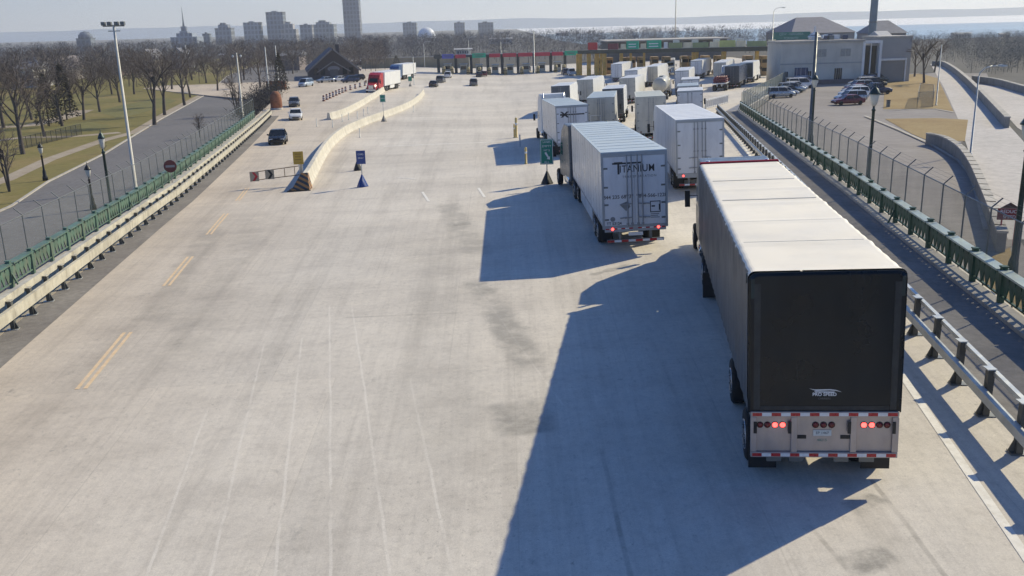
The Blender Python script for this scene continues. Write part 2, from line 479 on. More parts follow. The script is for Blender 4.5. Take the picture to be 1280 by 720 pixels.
sun = bpy.data.lights.new('sun', 'SUN'); sun.energy = 5.0; sun.angle = radians(.53); sun.color = (1, .89, .63)
suno = bpy.data.objects.new('sun', sun); COL.objects.link(suno)
suno.rotation_euler = (-SUNV).to_track_quat('-Z', 'Y').to_euler()
scene.view_settings.view_transform = 'Standard'; scene.view_settings.look = 'None'
scene.view_settings.exposure = 0

# ------------------------------------------------------------------ the ground
RX_TURN = 122.0                      # where the right-hand railing stops following the road
def deck_left(y):
    if y < 175: return left_edge(y)
    if y < 240: return left_edge(175) - (y - 175) * .75
    return left_edge(175) - 65 * .75
def deck_right(y):
    if y < RX_TURN: return right_edge(y)
    if y < 226: return right_edge(RX_TURN) + (y - RX_TURN) * .385
    return 80

def smooth(t): t = max(0, min(1, t)); return t * t * (3 - 2 * t)

def T(x, y):
    """natural ground: park road level on the left, car park level on the right"""
    z = LLEV + (RLEV - LLEV) * smooth((x + 10) / 30)
    if y > 205 and -90 < x < 85:
        k = smooth((y - 205) / 25) * (1 - smooth((x - 70) / 18)) * smooth((x + 75) / 15)
        z = z + (G(x, min(y, 300)) - .12 - z) * k
    z += -1.6 * smooth((y - 330) / 250)
    if x > 0: z += -5 * smooth((y - 420) / 500) * smooth((x + 50) / 250)
    return z
def TG(x, y):
    z = T(x, y)
    if -30 < y < 345 and deck_left(y) - 1.2 < x < deck_right(y) + 1.2:
        z = min(z, G(x, y) - .5)
    return z

def grid_obj(name, xs, ys, zf, mat_):
    vs = [(x, y, zf(x, y)) for y in ys for x in xs]; n = len(xs)
    fs = [(j * n + i, j * n + i + 1, (j + 1) * n + i + 1, (j + 1) * n + i) for j in range(len(ys) - 1) for i in range(n - 1)]
    me = bpy.data.meshes.new(name); me.from_pydata(vs, [], fs); me.materials.append(mat_)
    me.polygons.foreach_set('use_smooth', [True] * len(fs)); me.update()
    return link(name, me)

def rng(a, b, s):
    out = []; k = a
    while k < b: out.append(k); k += s
    return out
xs = [-9000, -5000, -2500, -1300, -800, -500, -350, -240, -180, -140] + rng(-120, 120, 2.5) + [120, 140, 180, 240, 350, 500, 800, 1300, 2500, 5000, 9000]
ys = [-400, -150, -60] + rng(-40, 350, 2.5) + [350, 400, 460, 520, 600, 700, 850, 1100, 1500, 2200, 3500, 5200]
def far_ground(x, y):
    z = TG(x, y)
    if x > 60 and y > 700: z -= 14 * smooth((y - 700) / 200) * smooth((x - 60 + (y - 700) * .05) / 120)
    return z
struct(grid_obj('ground', xs, ys, far_ground, M_TOWN))

# bridge deck and plaza: one sheet following the slope, with its side walls
mb = MB(); rows = []
ysd = sorted(set([p[0] for p in PROFILE if -30 <= p[0] <= 340] + rng(-30, 341, 3) + [340]))
NU = 64
for y in ysd:
    a, b_ = deck_left(y) - .25, deck_right(y) + .35
    rows.append([(a + (b_ - a) * i / NU, y) for i in range(NU + 1)])
vs = [(x, y, G(x, y)) for r in rows for x, y in r]
n = NU + 1
mb.add(vs, [(j * n + i, j * n + i + 1, (j + 1) * n + i + 1, (j + 1) * n + i) for j in range(len(rows) - 1) for i in range(NU)], 0, True)
dk = mb.mesh('plaza_pavement', M_DECK, fix=False); struct(link('plaza_pavement', dk))
mb = MB()
for side_ in (0, -1):
    top = [(r[side_][0], r[side_][1], G(*r[side_]) - .004) for r in rows]
    for p, q in zip(top, top[1:]):
        mb.face([p, q, (q[0], q[1], -7.5), (p[0], p[1], -7.5)])
struct(mb.build('deck_side_wall', M_CONCD))

def ribbon(mb, pts, wid, zf=G, dz=.008, step=2.5, m=0):
    """flat strip draped over the ground along a polyline"""
    out = []
    for p, q in zip(pts, pts[1:]):
        L = hypot(q[0] - p[0], q[1] - p[1]); k = max(1, int(L / step))
        for i in range(k): out.append((p[0] + (q[0] - p[0]) * i / k, p[1] + (q[1] - p[1]) * i / k))
    out.append(tuple(pts[-1][:2]))
    prev = None
    for i, p in enumerate(out):
        a = out[max(0, i - 1)]; b = out[min(len(out) - 1, i + 1)]
        dx, dy = b[0] - a[0], b[1] - a[1]; l = hypot(dx, dy) or 1
        nx, ny = -dy / l, dx / l
        ws = wid if isinstance(wid, tuple) else (wid / 2, wid / 2)
        L_ = (p[0] + nx * ws[0], p[1] + ny * ws[0]); R_ = (p[0] - nx * ws[1], p[1] - ny * ws[1])
        L_ = (*L_, zf(*L_) + dz); R_ = (*R_, zf(*R_) + dz)
        if prev: mb.face([prev[0], prev[1], R_, L_], m)
        prev = (L_, R_)

def sheet(name, poly, mat_, z, sub=0):
    mb = MB(); mb.face([(x, y, z) for x, y in poly]); return struct(mb.build(name, mat_))

# sidewalks between guard rail and green railing
mb = MB(); ribbon(mb, [(right_edge(y) - 1.42, y) for y in (-20, 30, 60, 90, RX_TURN)], 2.7, dz=.01)
struct(mb.build('sidewalk', M_WALK, fix=False))
mb = MB(); ribbon(mb, [(left_edge(y) + .95, y) for y in (-20, 30, 60, 90, 120, 150)], 1.9, dz=.01)
struct(mb.build('sidewalk', M_WALKL, fix=False))
# dark gutter strip under the left guard rail
M_GUT = ground_mat('gutter_grit', [(.3, (.19, .172, .155)), (.6, (.25, .23, .205)), (.8, (.34, .315, .28))], .25, 4)
mb = MB(); ribbon(mb, [(left_edge(y) + 2.5, y) for y in (-20, 20, 40, 60, 90, 120, 140)], (.55, .75), dz=.004)
struct(mb.build('gutter', M_GUT, fix=False))

# painted lines
mb = MB()
for y0, y1 in ((23.2, 28.6), (35.1, 40.8), (46.4, 53.4), (59, 65)):
    for dx in (-.11, .11):
        ribbon(mb, [(-7.78 - .1645 * y0 + dx, y0), (-7.78 - .1645 * y1 + dx, y1)], .11)
struct(mb.build('lane_marking', M_YLINE, fix=False))
mb = MB(); ribbon(mb, [(5.62 + .1785 * y, y) for y in (2, 20, 40, 75, 110)], .17)
struct(mb.build('edge_line', M_WLINE, fix=False))
mb = MB()
for p, q in (((528, 240), (536, 252)), ((598, 235), (606, 247)), ((497, 222), (520, 224))):
    a = at(*p); b_ = at(*q); ribbon(mb, [a, b_], .16, dz=.011)
for p, q, wd in (((480, 183), (655, 176), .42),):
    ribbon(mb, [at(*p), at((p[0] + q[0]) / 2, (p[1] + q[1]) / 2), at(*q)], wd, dz=.0095)
struct(mb.build('worn_stop_line', M_WLINE, fix=False))
# left: park road, lawn, path
LZ = LLEV + .03
def atL(px, py): return at(px, py, zf=LLEV)[:2]
kerb = [(-36, -30), (-36.5, 40)] + [atL(*p) for p in ((15, 258), (60, 228), (130, 193), (200, 150), (262, 116))] + [(-88, 300), (-125, 520)]
lawn = [(-600, -30)] + kerb + [(-600, 520)]
sheet('grass', lawn, M_GRASS, LZ)
mb = MB()
ribbon(mb, kerb, .22, zf=lambda x, y: LLEV, dz=.13)
for p, q in zip(kerb, kerb[1:]):
    mb.face([(p[0] + .1, p[1], LLEV), (q[0] + .1, q[1], LLEV), (q[0] + .1, q[1], LLEV + .128), (p[0] + .1, p[1], LLEV + .128)])
struct(mb.build('kerb', M_CONC, fix=False))
road = kerb + [(-60, 520), (-52, 300), (-45, 210), (left_edge(165) - .5, 165), (left_edge(120) - .4, 120), (left_edge(40) - .4, 40), (left_edge(-30) - .4, -30)]
sheet('park_road', road, M_ASPH, LZ - .015)
mb = MB()
pth = [atL(*p) for p in ((-40, 240), (5, 226), (60, 200), (128, 176), (170, 165), (215, 138), (266, 112))]
ribbon(mb, pth, 1.7, zf=lambda x, y: LZ, dz=.006)
ribbon(mb, [atL(*p) for p in ((-20, 178), (30, 172), (90, 171), (150, 166))], 2.2, zf=lambda x, y: LZ, dz=.01)
ribbon(mb, [atL(*p) for p in ((-10, 160), (40, 157), (85, 146), (105, 138))], 3.4, zf=lambda x, y: LZ, dz=.012)
struct(mb.build('path', M_PATH, fix=False))
mb = MB()
for pts in (((150, 148), (180, 141), (222, 126), (205, 122), (150, 132), (120, 140)), ((60, 160), (110, 152), (140, 158), (90, 166))):
    mb.face([(*atL(*p), LZ + .008) for p in pts])
struct(mb.build('grass', M_GRASSG, fix=False))

# right: car park, islands, ramps
RZ = RLEV + .02
def atR(px, py): return at(px, py, zf=RLEV)[:2]
cp = [(right_edge(-20) + .4, -20), (right_edge(60) + .4, 60), (right_edge(RX_TURN) + .4, RX_TURN), (deck_right(200) + 1.5, 200), (76, 205), (86, 196), (60, 130), (44, 92), (29, 52), (24, 30), (22, -20)]
cp = [(right_edge(-20) + .5, -20), (right_edge(60) + .5, 60), (right_edge(RX_TURN) + .5, RX_TURN), (deck_right(190) + 1.2, 190), (92, 212), (104, 205), (62, 116), (44.5, 92), (40, 82), (28.5, 50), (26, 30), (24, -20)]
sheet('car_park', cp, M_ASPH2, RZ)
isA = [atR(*p) for p in ((1104, 137), (1170, 136), (1192, 140), (1172, 98), (1150, 92), (1107, 96))]
isB = [atR(*p) for p in ((1106, 149), (1170, 148), (1210, 150), (1206, 177), (1160, 176), (1140, 168))]
isC = [atR(*p) for p in ((1225, 330), (1262, 310), (1290, 400), (1240, 420))]
for nm, pl in (('grass', isA), ('grass', isB), ('grass', isC)):
    sheet(nm, pl, M_DRY, RZ + .03)
mb = MB()
ribbon(mb, [atR(*p) for p in ((1081, 146), (1120, 162), (1160, 180), (1198, 203), (1214, 222), (1222, 250), (1232, 290))], .3, zf=lambda x, y: RZ, dz=.14)
ribbon(mb, [atR(*p) for p in ((1104, 138), (1170, 137), (1192, 141))], .3, zf=lambda x, y: RZ, dz=.1)
struct(mb.build('kerb', M_CONC, fix=False))
rampp = [atR(*p) for p in ((1163, 80), (1180, 80), (1200, 92), (1225, 115), (1262, 158), (1300, 200), (1320, 300), (1260, 300), (1235, 245), (1214, 200), (1198, 150), (1180, 110))]
sheet('ramp_road', rampp, M_RAMP, RZ + .012)
ramp2 = [atR(*p) for p in ((1222, 106), (1250, 108), (1330, 116), (1420, 190), (1320, 190), (1272, 160))]
sheet('ramp_road', ramp2, M_RAMP, RZ + .012)

# lake, far shore
m, nt, b = new_mat('lake_water')
nt.links.new(ramp(nt, noise(nt, .004, 5, .6, sc=(.3, 1, 1)), [(.3, (.17, .27, .33)), (.7, (.26, .38, .44))]), b.inputs['Base Color'])
b.inputs['Roughness'].default_value = .35; bump(nt, b, noise(nt, .4, 3), .3, .3)
mb = MB(); mb.face([(-1500, 620, -13.2), (9000, 620, -13.2), (9000, 9000, -13.2), (-1500, 9000, -13.2)])
struct(mb.build('lake', m))
m, nt, b = new_mat('lake_ice')
nt.links.new(ramp(nt, noise(nt, .0015, 6, .6, sc=(.25, 1, 1)), [(.3, (.78, .78, .76)), (.7, (.9, .9, .88))]), b.inputs['Base Color'])
b.inputs['Roughness'].default_value = .5
mb = MB(); mb.face([(-600, 2350, -13.15), (9000, 1750, -13.15), (9000, 8800, -13.15), (-600, 8800, -13.15)])
struct(mb.build('lake_ice', m))
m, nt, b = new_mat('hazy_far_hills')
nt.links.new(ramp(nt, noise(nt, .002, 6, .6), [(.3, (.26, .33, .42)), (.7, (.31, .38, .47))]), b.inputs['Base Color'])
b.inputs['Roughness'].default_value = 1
mb = MB(); prev = None
for i in range(121):
    x = -8000 + 17000 * i / 120; y = 8600 - abs(x - 500) * .05
    h = 52 + 9 * sin(i * .21) * sin(i * .057 + 1) + 3 * sin(i * .9) + 22 * math.exp(-((x - 200) / 1300) ** 2) + 30 * smooth(-x / 3000)
    cur = ((x, y - 900, -14), (x, y + 900, h), (x, y + 3000, h * 1.02))
    if prev:
        mb.face([prev[0], cur[0], cur[1], prev[1]]); mb.face([prev[1], cur[1], cur[2], prev[2]])
    prev = cur
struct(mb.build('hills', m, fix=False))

# the winter haze itself: a thin scattering air layer over the whole place
mh = bpy.data.materials.new('winter_haze'); mh.use_nodes = True; nth_ = mh.node_tree
nth_.nodes.remove(nth_.nodes['Principled BSDF'])
vs_ = N(nth_, 'ShaderNodeVolumeScatter'); vs_.inputs['Density'].default_value = .00021; vs_.inputs['Anisotropy'].default_value = .25
vs_.inputs['Color'].default_value = (.93, .96, 1, 1)
nth_.links.new(vs_.outputs[0], nth_.nodes['Material Output'].inputs['Volume'])
mb = MB(); mb.box(-2600, 3000, -300, 3400, -30, 170); struct(mb.build('haze', mh))
scene.cycles.max_bounces = 4; scene.cycles.diffuse_bounces = 2; scene.cycles.glossy_bounces = 2
scene.cycles.transmission_bounces = 2; scene.cycles.transparent_max_bounces = 16; scene.cycles.volume_bounces = 0
# ------------------------------------------------------------------ railings and fences
def along(edge, off, y0, y1, step):
    """positions along an edge line, equally spaced"""
    out = []; y = y0
    sl = abs(edge(1) - edge(0)); k = sqrt(1 + sl * sl)
    while y <= y1 + .01:
        out.append((edge(y) + off, y)); y += step / k
    return out
def P3(p, z): return Vector((p[0], p[1], G(p[0], p[1]) + z))

def guard_rail(label, edge, off, y0, y1, side, mpost, mrail, mplate, heights):
    root = thing('guard_rail', label, 'guard rail', P3((edge(y0) + off, y0), 0))
    inv = Matrix.Translation(-root.location)
    pts = along(edge, off, y0, y1, 1.93)
    lo0, lo1, hi0, hi1, ph = heights
    for i, p in enumerate(pts):
        b_ = P3(p, 0) - root.location
        mb = MB()
        rot = atan2(edge(1) - edge(0), 1) * -1
        ux = Vector((cos(rot), sin(rot), 0)); uy = Vector((-sin(rot), cos(rot), 0))
        mb.bar(b_ + ux * .0, b_ + Vector((0, 0, ph)) + ux * .02, .13, .2, up=uy)
        mb.bar(b_ + ux * (-.16 * side) + Vector((0, 0, .015)), b_ + ux * (.2 * side) + Vector((0, 0, .015)), .26, .03, m=1)
        mb.bar(b_ + ux * (-.13 * side) + Vector((0, 0, .03)), b_ + ux * (-.02 * side) + Vector((0, 0, .3)), .06, .1, m=0)
        mb.box(b_.x - .1, b_.x + .1, b_.y - .12, b_.y + .12, b_.z + ph, b_.z + ph + .025, 2)
        mb.build('post', [mpost, mplate, mrail], root, fix=False)
    for nm, z0, z1, o_, dpt in (('lower_rail', lo0, lo1, -.15 * side, .14), ('upper_rail', hi0, hi1, (.1 if side > 0 else .18) * side, .1 if side > 0 else .2)):
        mb = MB()
        for p, q in zip(pts, pts[1:]):
            a = P3((p[0] + o_, p[1]), (z0 + z1) / 2) - root.location; b_ = P3((q[0] + o_, q[1]), (z0 + z1) / 2) - root.location
            d = (b_ - a) * .499
            c0 = (a + b_) / 2
            mb.bar(c0 - d, c0 + d, dpt, z1 - z0)
        mb.build(nm, mrail, root, fix=False)
    return root

guard_rail('grey steel two-rail guard rail on posts beside the queueing trucks', right_edge, -3.1, 3, 121, 1, M_POST, M_GALV, M_GALVD, (.47, .66, .93, 1.03, 1.06))
guard_rail('cream painted two-rail guard rail along the left edge of the bridge road', left_edge, 2.15, 5, 140, -1, M_POST, M_CREAM, M_GALV, (.46, .84, .90, 1.16, 1.0))

def green_railing(label, edge, y0, y1, step, gm, side, cap_m):
    """parapet of panels with triangular openings between posts"""
    root = thing('green_railing', label, 'railing', P3((edge(y0), y0), 0))
    L0 = root.location
    pts = along(edge, 0, y0, y1, step)
    for i, p in enumerate(pts):
        b_ = P3(p, 0) - L0
        mb = MB()
        mb.bar(b_, b_ + Vector((0, 0, 1.2)), .16, .14, up=(0, 1, 0))
        mb.box(b_.x - .1, b_.x + .1, b_.y - .1, b_.y + .1, b_.z + 1.2, b_.z + 1.24)
        if i % 8 == 4:
            mb.bar(b_ + Vector((-side * .34, 0, .02)), b_ + Vector((-side * .04, 0, .75)), .06, .06)
        mb.build('post', gm, root, fix=False)
    for p, q in zip(pts, pts[1:]):
        a = P3(p, 0) - L0; b_ = P3(q, 0) - L0; d = b_ - a; Z = Vector((0, 0, 1))
        s0, s1 = .035, .965
        def at_(t, z): return a + d * t + Z * z
        mb = MB()
        mb.bar(at_(s0, 1.1), at_(s1, 1.1), .36, .06, m=1)                 # flat cap
        mb.bar(at_(s0, 1.03), at_(s1, 1.03), .05, .08)
        mb.bar(at_(s0, .33), at_(s1, .33), .07, .05)
        nt_ = 5; t0 = s0 + .01; t1 = s1 - .01
        nrm = Vector((-d.y, d.x, 0)).normalized() * .02
        for k in range(nt_):                                              # tapering plates leave triangles open
            c0 = t0 + (t1 - t0) * k / nt_; c1 = t0 + (t1 - t0) * (k + 1) / nt_; mid_ = (c0 + c1) / 2; wd = (c1 - c0)
            pl = [at_(mid_ - wd * .30, .988), at_(mid_ + wd * .30, .988), at_(c1 - wd * .01, .84), at_(c1 - wd * .01, .74), at_(mid_ + wd * .07, .356), at_(mid_ - wd * .07, .356), at_(c0 + wd * .01, .74), at_(c0 + wd * .01, .84)]
            mb.add([v + nrm for v in pl] + [v - nrm for v in pl],
                   [tuple(range(8)), tuple(range(15, 7, -1))] + [(j, 8 + j, 8 + (j + 1) % 8, (j + 1) % 8) for j in range(8)])
        mb.build('panel', [gm, cap_m], root, fix=False)
    # concrete ledge under the panels
    mb = MB()
    for p, q in zip(pts, pts[1:]):
        a = P3(p, .06) - L0; b_ = P3(q, .06) - L0
        mb.bar(a - Vector((side * .16, 0, 0)), b_ - Vector((side * .16, 0, 0)), .6, .12)
    mb.build('ledge', M_CONC, root, fix=False)
    return root
M_GCAP = paint('sunlit_green_cap', (.55, .62, .52), .4, .1, .15, 1, (.45, .45, .38, .6))  # pale tone paints the sunlight on the flat cap into its colour
green_railing('dark green lattice railing along the right sidewalk of the bridge', right_edge, 8.2, RX_TURN, 2.6, M_GREEN, 1, M_GCAP)
green_railing('faded green lattice railing along the left edge beside the park road', left_edge, 5, 138, 2.6, M_GREENL, -1, M_GREENL)

def chain_fence(label, ptsf, h, side, arm, mesh_m, post_m=M_GALVD):
    root = thing('chain_link_fence', label, 'fence', ptsf[0])
    L0 = root.location
    dv = (Vector(ptsf[-1]) - Vector(ptsf[0])); dv.z = 0; dv.normalize()
    nrm = Vector((dv.y, -dv.x, 0)) * side
    for p in ptsf:
        b_ = Vector(p) - L0; mb = MB()
        mb.tube(b_, b_ + Vector((0, 0, h)), .028 if side > 0 else .024, n=6)
        if arm:
            mb.tube(b_ + Vector((0, 0, h)), b_ + Vector((0, 0, h + .3)) + nrm * .3, .025, n=5)
        mb.build('fence_post', post_m, root, fix=False)
    mb = MB(); tr = MB()
    for p, q in zip(ptsf, ptsf[1:]):
        a = Vector(p) - L0; b_ = Vector(q) - L0; Z = Vector((0, 0, 1))
        mb.face([a + Z * .05, b_ + Z * .05, b_ + Z * h, a + Z * h])
        tr.tube(a + Z * (h - .02), b_ + Z * (h - .02), .022, n=5)
        if arm:
            for k in (.1, .2, .3): tr.tube(a + Z * (h + k) + nrm * k, b_ + Z * (h + k) + nrm * k, .004, n=3)
    mb.build('wire_mesh', mesh_m, root, fix=False); tr.build('top_rail', post_m, root, fix=False)
    return root
chain_fence('tall chain link fence with angled arms behind the right green railing', [P3((right_edge(y) + .3, y), 0) for y in [8 + 2.57 * i for i in range(45)]], 2.55, 1, True, M_CHAIN)
chain_fence('chain link fence with angled arms standing behind the left green railing', [P3((left_edge(y) - .28, y), 0) for y in [5.5 + 2.57 * i for i in range(53)]], 2.6, -1, True, M_CHAINL)
pf = []
for i in range(36):
    y = RX_TURN + .6 + i * 2.9
    pf.append(P3((deck_right(y) + .1, y), 0))
chain_fence('chain link fence between the far truck lanes and the car park', pf, 2.3, 1, False, M_CHAINF)
# low rail of the inner kerb line beyond the fence turn
mb = MB()
root = thing('slotted_barrier', 'white slotted barrier closing the sidewalk at the far end of the guard rail', 'barrier', at(882, 136))
a = at(882, 136) - root.location; b_ = at(909, 129) - root.location
mbf = MB()
for zz in (.12, 1.15):
    mbf.bar(a + Vector((0, 0, zz)), b_ + Vector((0, 0, zz)), .12, .2)
mbf.build('rail', M_WHITE2, root, fix=False)
for k in range(13):
    p = a.lerp(b_, k / 12); mb2 = MB(); mb2.bar(p, p + Vector((0, 0, 1.2)), .22, .1, up=(0, 1, 0)); mb2.build('slat', M_WHITE, root, fix=False)
del mb

# ------------------------------------------------------------------ lamps and poles
def lantern_lamp(label, base, h, mat_, group='lantern lamp posts', lamp=.32):
    t = thing('street_lamp', label, 'street lamp', base, 0, group)
    mb = MB()
    mb.lathe([(.24, 0), (.24, .35), (.17, .5), (.15, .9), (.09, 1.1), (.075, h - .75), (.12, h - .7), (.06, h - .62), (.06, h - .5)], n=10)
    mb.build('post', mat_, t)
    mb = MB(); s = lamp
    mb.lathe([(s * .3, h - .5), (s * .55, h - .35), (s * .85, h + .05), (s * .8, h + .1)], n=10)
    mb.build('globe', paint('lamp_globe', (.62, .60, .52), .3, 0, .1, 3), t)
    mb = MB(); mb.lathe([(s * 1.05, h + .1), (s * .95, h + .16), (s * .5, h + .38), (s * .16, h + .45), (s * .1, h + .62), (.01, h + .66)], n=10)
    mb.build('cap', mat_, t)
    return t
def deck_lamp(px, pyb, pyt, label, side):
    b_ = at(px, pyb); y = b_.y
    x = (right_edge(y) + .05) if side > 0 else (left_edge(y) - .05)
    b_ = P3((x, y), 0); return b_, label
for y, lab, sd in ((47.5, 'dark green lantern lamp post on the right railing, nearest the dry grass', 1), (72, 'lantern lamp post on the right railing in front of the parked silver cars', 1),
                   (28.3, 'tall dark lamp post cut by the right edge of the view', 1),
                   (54, 'green lantern lamp post on the left railing below the tall white pole', -1), (30.5, 'green lantern lamp post at the left railing nearest the camera', -1)):
    x = right_edge(y) + {47.5: .62, 72: 1.5, 28.3: 1.1}[y] if sd > 0 else left_edge(y) - .5
    lantern_lamp(lab, P3((x, y), -.1), (5.1 if sd > 0 else 4.7), M_LAMPP, lamp=.29 if sd > 0 else .2)
for px, pyb, lab in ((57, 226, 'small black park lamp on the verge by the lawn path'), (117, 262, 'small black park lamp close to the left bridge railing')):
    b_ = at(px, pyb, zf=LLEV); lantern_lamp(lab, b_, 3.0, M_BLK, 'park lamps', .26)

def plain_pole(label, base, h, mat_, r=.12, head=None, cat='pole', group=None, name='utility_pole'):
    t = thing(name, label, cat, base, 0, group)
    mb = MB(); mb.lathe([(r * 1.8, 0), (r * 1.8, .1), (r, .12), (r * .62, h)], n=10); mb.build('pole_shaft', mat_, t)
    if head == 'floods':
        mb = MB(); mb.bar((-.9, 0, h - .1), (.9, 0, h - .1), .09); mb.bar((-.5, 0, h - .5), (.5, 0, h - .5), .07)
        mb.build('cross_arm', M_GALVD, t)
        for x in (-.8, -.3, .3, .8):
            mb = MB(); mb.box(x - .17, x + .17, -.22, .12, h - .05, h + .25); mb.build('floodlight', M_GALVD, t, .03)
    elif head == 'cobra':
        mb = MB(); pts = [(0, 0, h - .02), (.12, 0, h + .35), (.5, 0, h + .7), (1.1, 0, h + .85), (1.8, 0, h + .85)]; mb.pipe(pts, .05); mb.build('arm', mat_, t)
        mb = MB(); mb.loft([[(1.6, -.06, h + .82), (1.6, .06, h + .82), (1.6, .06, h + .93), (1.6, -.06, h + .93)], [(2.0, -.15, h + .76), (2.0, .15, h + .76), (2.0, .12, h + .96), (2.0, -.12, h + .96)], [(2.45, -.08, h + .8), (2.45, .08, h + .8), (2.45, .06, h + .9), (2.45, -.06, h + .9)]])
        mb.build('lamp_head', M_GALV, t)
    elif head == 'cross':
        for z in (h - .5, h - 1.1):
            mb = MB(); mb.bar((-1.2, 0, z), (1.2, 0, z), .1, .12)
            for x in (-1.1, -.5, .5, 1.1): mb.tube((x, 0, z + .05), (x, 0, z + .25), .04, n=6)
            mb.build('cross_arm', M_BARK, t)
    elif head == 'camera':
        mb = MB(); mb.bar((-.7, 0, h - .3), (.7, 0, h - .3), .08)
        mb.build('cross_arm', M_GALVD, t)
        for x in (-.6, .6):
            mb = MB(); mb.lathe([(.06, -.05), (.14, -.12), (.16, -.3), (.08, -.42)], (x, 0, h - .25), 8); mb.build('camera_dome', M_WHITE, t)
    return t
M_PALEP = paint('pale_pole_paint', (.62, .60, .52), .5, .1, .12, 1)
b_ = at(170, 236, zf=LLEV); plain_pole('tall pale floodlight mast beside the left railing', b_, rise(b_, 31), M_PALEP, .15, 'floods', 'light mast', name='light_mast')
b_ = at(304, 149, zf=LLEV); plain_pole('white pole with side brackets standing by the dark hedge', b_, rise(b_, 66), M_PALEP, .16, 'camera', 'pole')
for px, pyb, pyt, lab in ((337, 122, 59, 'left of two plain poles behind the brick wall'), (349, 112, 57, 'right of two plain poles behind the brick wall')):
    b_ = at(px, pyb, zf=LLEV); plain_pole(lab, b_, rise(b_, pyt), M_GALV, .15)
b_ = at(1213, 193, zf=RLEV); tcob = plain_pole('thin cobra-head lamp post on the kerb between car park and ramp', b_, rise(b_, 95), M_GALV, .10, 'cobra', 'street lamp', name='street_lamp')
b_ = at(1170, 132, zf=RLEV); plain_pole('slim pole standing at the far corner of the dry grass', b_, rise(b_, 56), M_GALV, .10)
b_ = at(1012, 182, zf=RLEV); plain_pole('tall grey camera pole rising in front of the beige office building', b_, rise(b_, 40), M_GALVD, .24, 'camera')
b_ = at(668, 92); plain_pole('tall thin pole standing among the passenger car booths', b_, rise(b_, 38), M_GALV, .16, 'camera')
b_ = at(667, 92) + Vector((10, 330, 0)); plain_pole('very tall antenna mast far behind the truck booths', at_dist(844, 48, 520) + Vector((0, 0, -9)), 38, M_GALVD, .3, None, 'mast', name='antenna_mast')
for i, (px, pyb, pyt, lab) in enumerate(((531, 84, 55, 'slim light pole left of the car booths'), (587, 92, 50, 'slim light pole in front of the green booth sign'), (627, 92, 52, 'slim light pole in front of the red booth canopy'), (518, 106, 71, 'slim pole on the planted island between the lanes'))):
    b_ = at(px, pyb); plain_pole(lab, b_, max(3, rise(b_, pyt)), M_GALV, .1, 'cobra' if i != 3 else None, 'light pole', 'slim poles near the booths')
b_ = at(963, 100); plain_pole('thin pole at the right end of the truck booth canopy', b_, rise(b_, 15), M_GALV, .12, 'cobra', 'light pole')

# ------------------------------------------------------------------ lettering
def letters(txt, size, mat_, parent, M, name='lettering', sx=1, space=1, bold=0, depth=.002):
    cu = bpy.data.curves.new(name, 'FONT'); cu.body = txt; cu.size = size; cu.align_x = 'CENTER'; cu.align_y = 'CENTER'
    cu.space_character = space; cu.offset = bold; cu.extrude = depth
    tmp = bpy.data.objects.new('tmp_text', cu)
    me = bpy.data.meshes.new_from_object(tmp); me.name = name
    bpy.data.objects.remove(tmp); bpy.data.curves.remove(cu)
    me.materials.clear(); me.materials.append(mat_)
    me.transform(M @ Matrix.Diagonal((sx, 1, 1, 1)))
    return link(name, me, parent)
def face_back(x, y, z):      # text readable from behind a vehicle or by the camera
    return Matrix.Translation((x, y, z)) @ Matrix.Rotation(pi / 2, 4, 'X')
M_LETT = paint('black_lettering', (.03, .032, .035), .5, 0, .2, 8)
M_LETG = paint('grey_lettering', (.12, .125, .13), .5, 0, .2, 8)
M_LETW = paint('white_lettering', (.75, .75, .74), .5, 0, .1, 8)
M_SGREEN = paint('green_sign_sheet', (.01, .22, .155), .4, 0, .12, 3)
M_SBLUE = paint('blue_sign_sheet', (.02, .055, .22), .4, 0, .15, 3)
M_SYEL = paint('yellow_sign_sheet', (.52, .33, .045), .5, 0, .15, 3)

# green lane sign on its stand
def portable_sign(label, base, z0, z1, wd, m_sign, m_base, texts, yaw=0, dark_leg=M_GALV, cat='sign'):
    t = thing('lane_sign', label, cat, base, yaw)
    mb = MB(); mb.box(-wd / 2, wd / 2, -.02, .02, z0, z1); mb.build('sign_panel', m_sign, t, .012)
    mb = MB(); e = .035
    for a in ((-wd / 2 + .03, z0 + .03, wd / 2 - .03, z0 + .03 + e), (-wd / 2 + .03, z1 - .03 - e, wd / 2 - .03, z1 - .03), (-wd / 2 + .03, z0 + .03, -wd / 2 + .03 + e, z1 - .03), (wd / 2 - .03 - e, z0 + .03, wd / 2 - .03, z1 - .03)):
        mb.box(a[0], a[2], -.0245, -.0215, a[1], a[3])
    if m_sign is M_SGREEN: mb.build('border', M_LETW, t)
    mb = MB(); mb.tube((0, .04, .3), (0, .04, z1 - .1), .035, n=8); mb.build('post', dark_leg, t)
    mb = MB(); mb.lathe([(.40, 0), (.38, .08), (.07, .78), (.05, .85)], n=4); mb.build('base', m_base, t)
    for tx, s, z, m_ in texts: letters(tx, s, m_, t, face_back(0, -.026, z))
    return t
gs = portable_sign('green lane sign with white lettering on a dark stand beside the truck queue', at(684, 230), 1.25, 2.85, .84, M_SGREEN, M_BLK, (('LANES', .17, 2.66, M_LETW), ('EMPTY', .19, 2.40, M_LETW), ('NY S', .18, 2.14, M_LETW)), -.05)
mb = MB(); zc = 1.80      # slanting arrow
mb.add([(-.12, -.026, zc + .22), (-.02, -.026, zc + .22), (.14, -.026, zc - .08), (.2, -.026, zc - .02), (.2, -.026, zc - .24), (-.01, -.026, zc - .2), (.06, -.026, zc - .13), (-.12, -.026, zc + .14)], [(0, 1, 2, 3, 4, 5, 6, 7)])
mb.build('arrow', M_LETW, gs)
letters('ALL', .2, M_LETW, gs, face_back(0, -.026, 1.40))
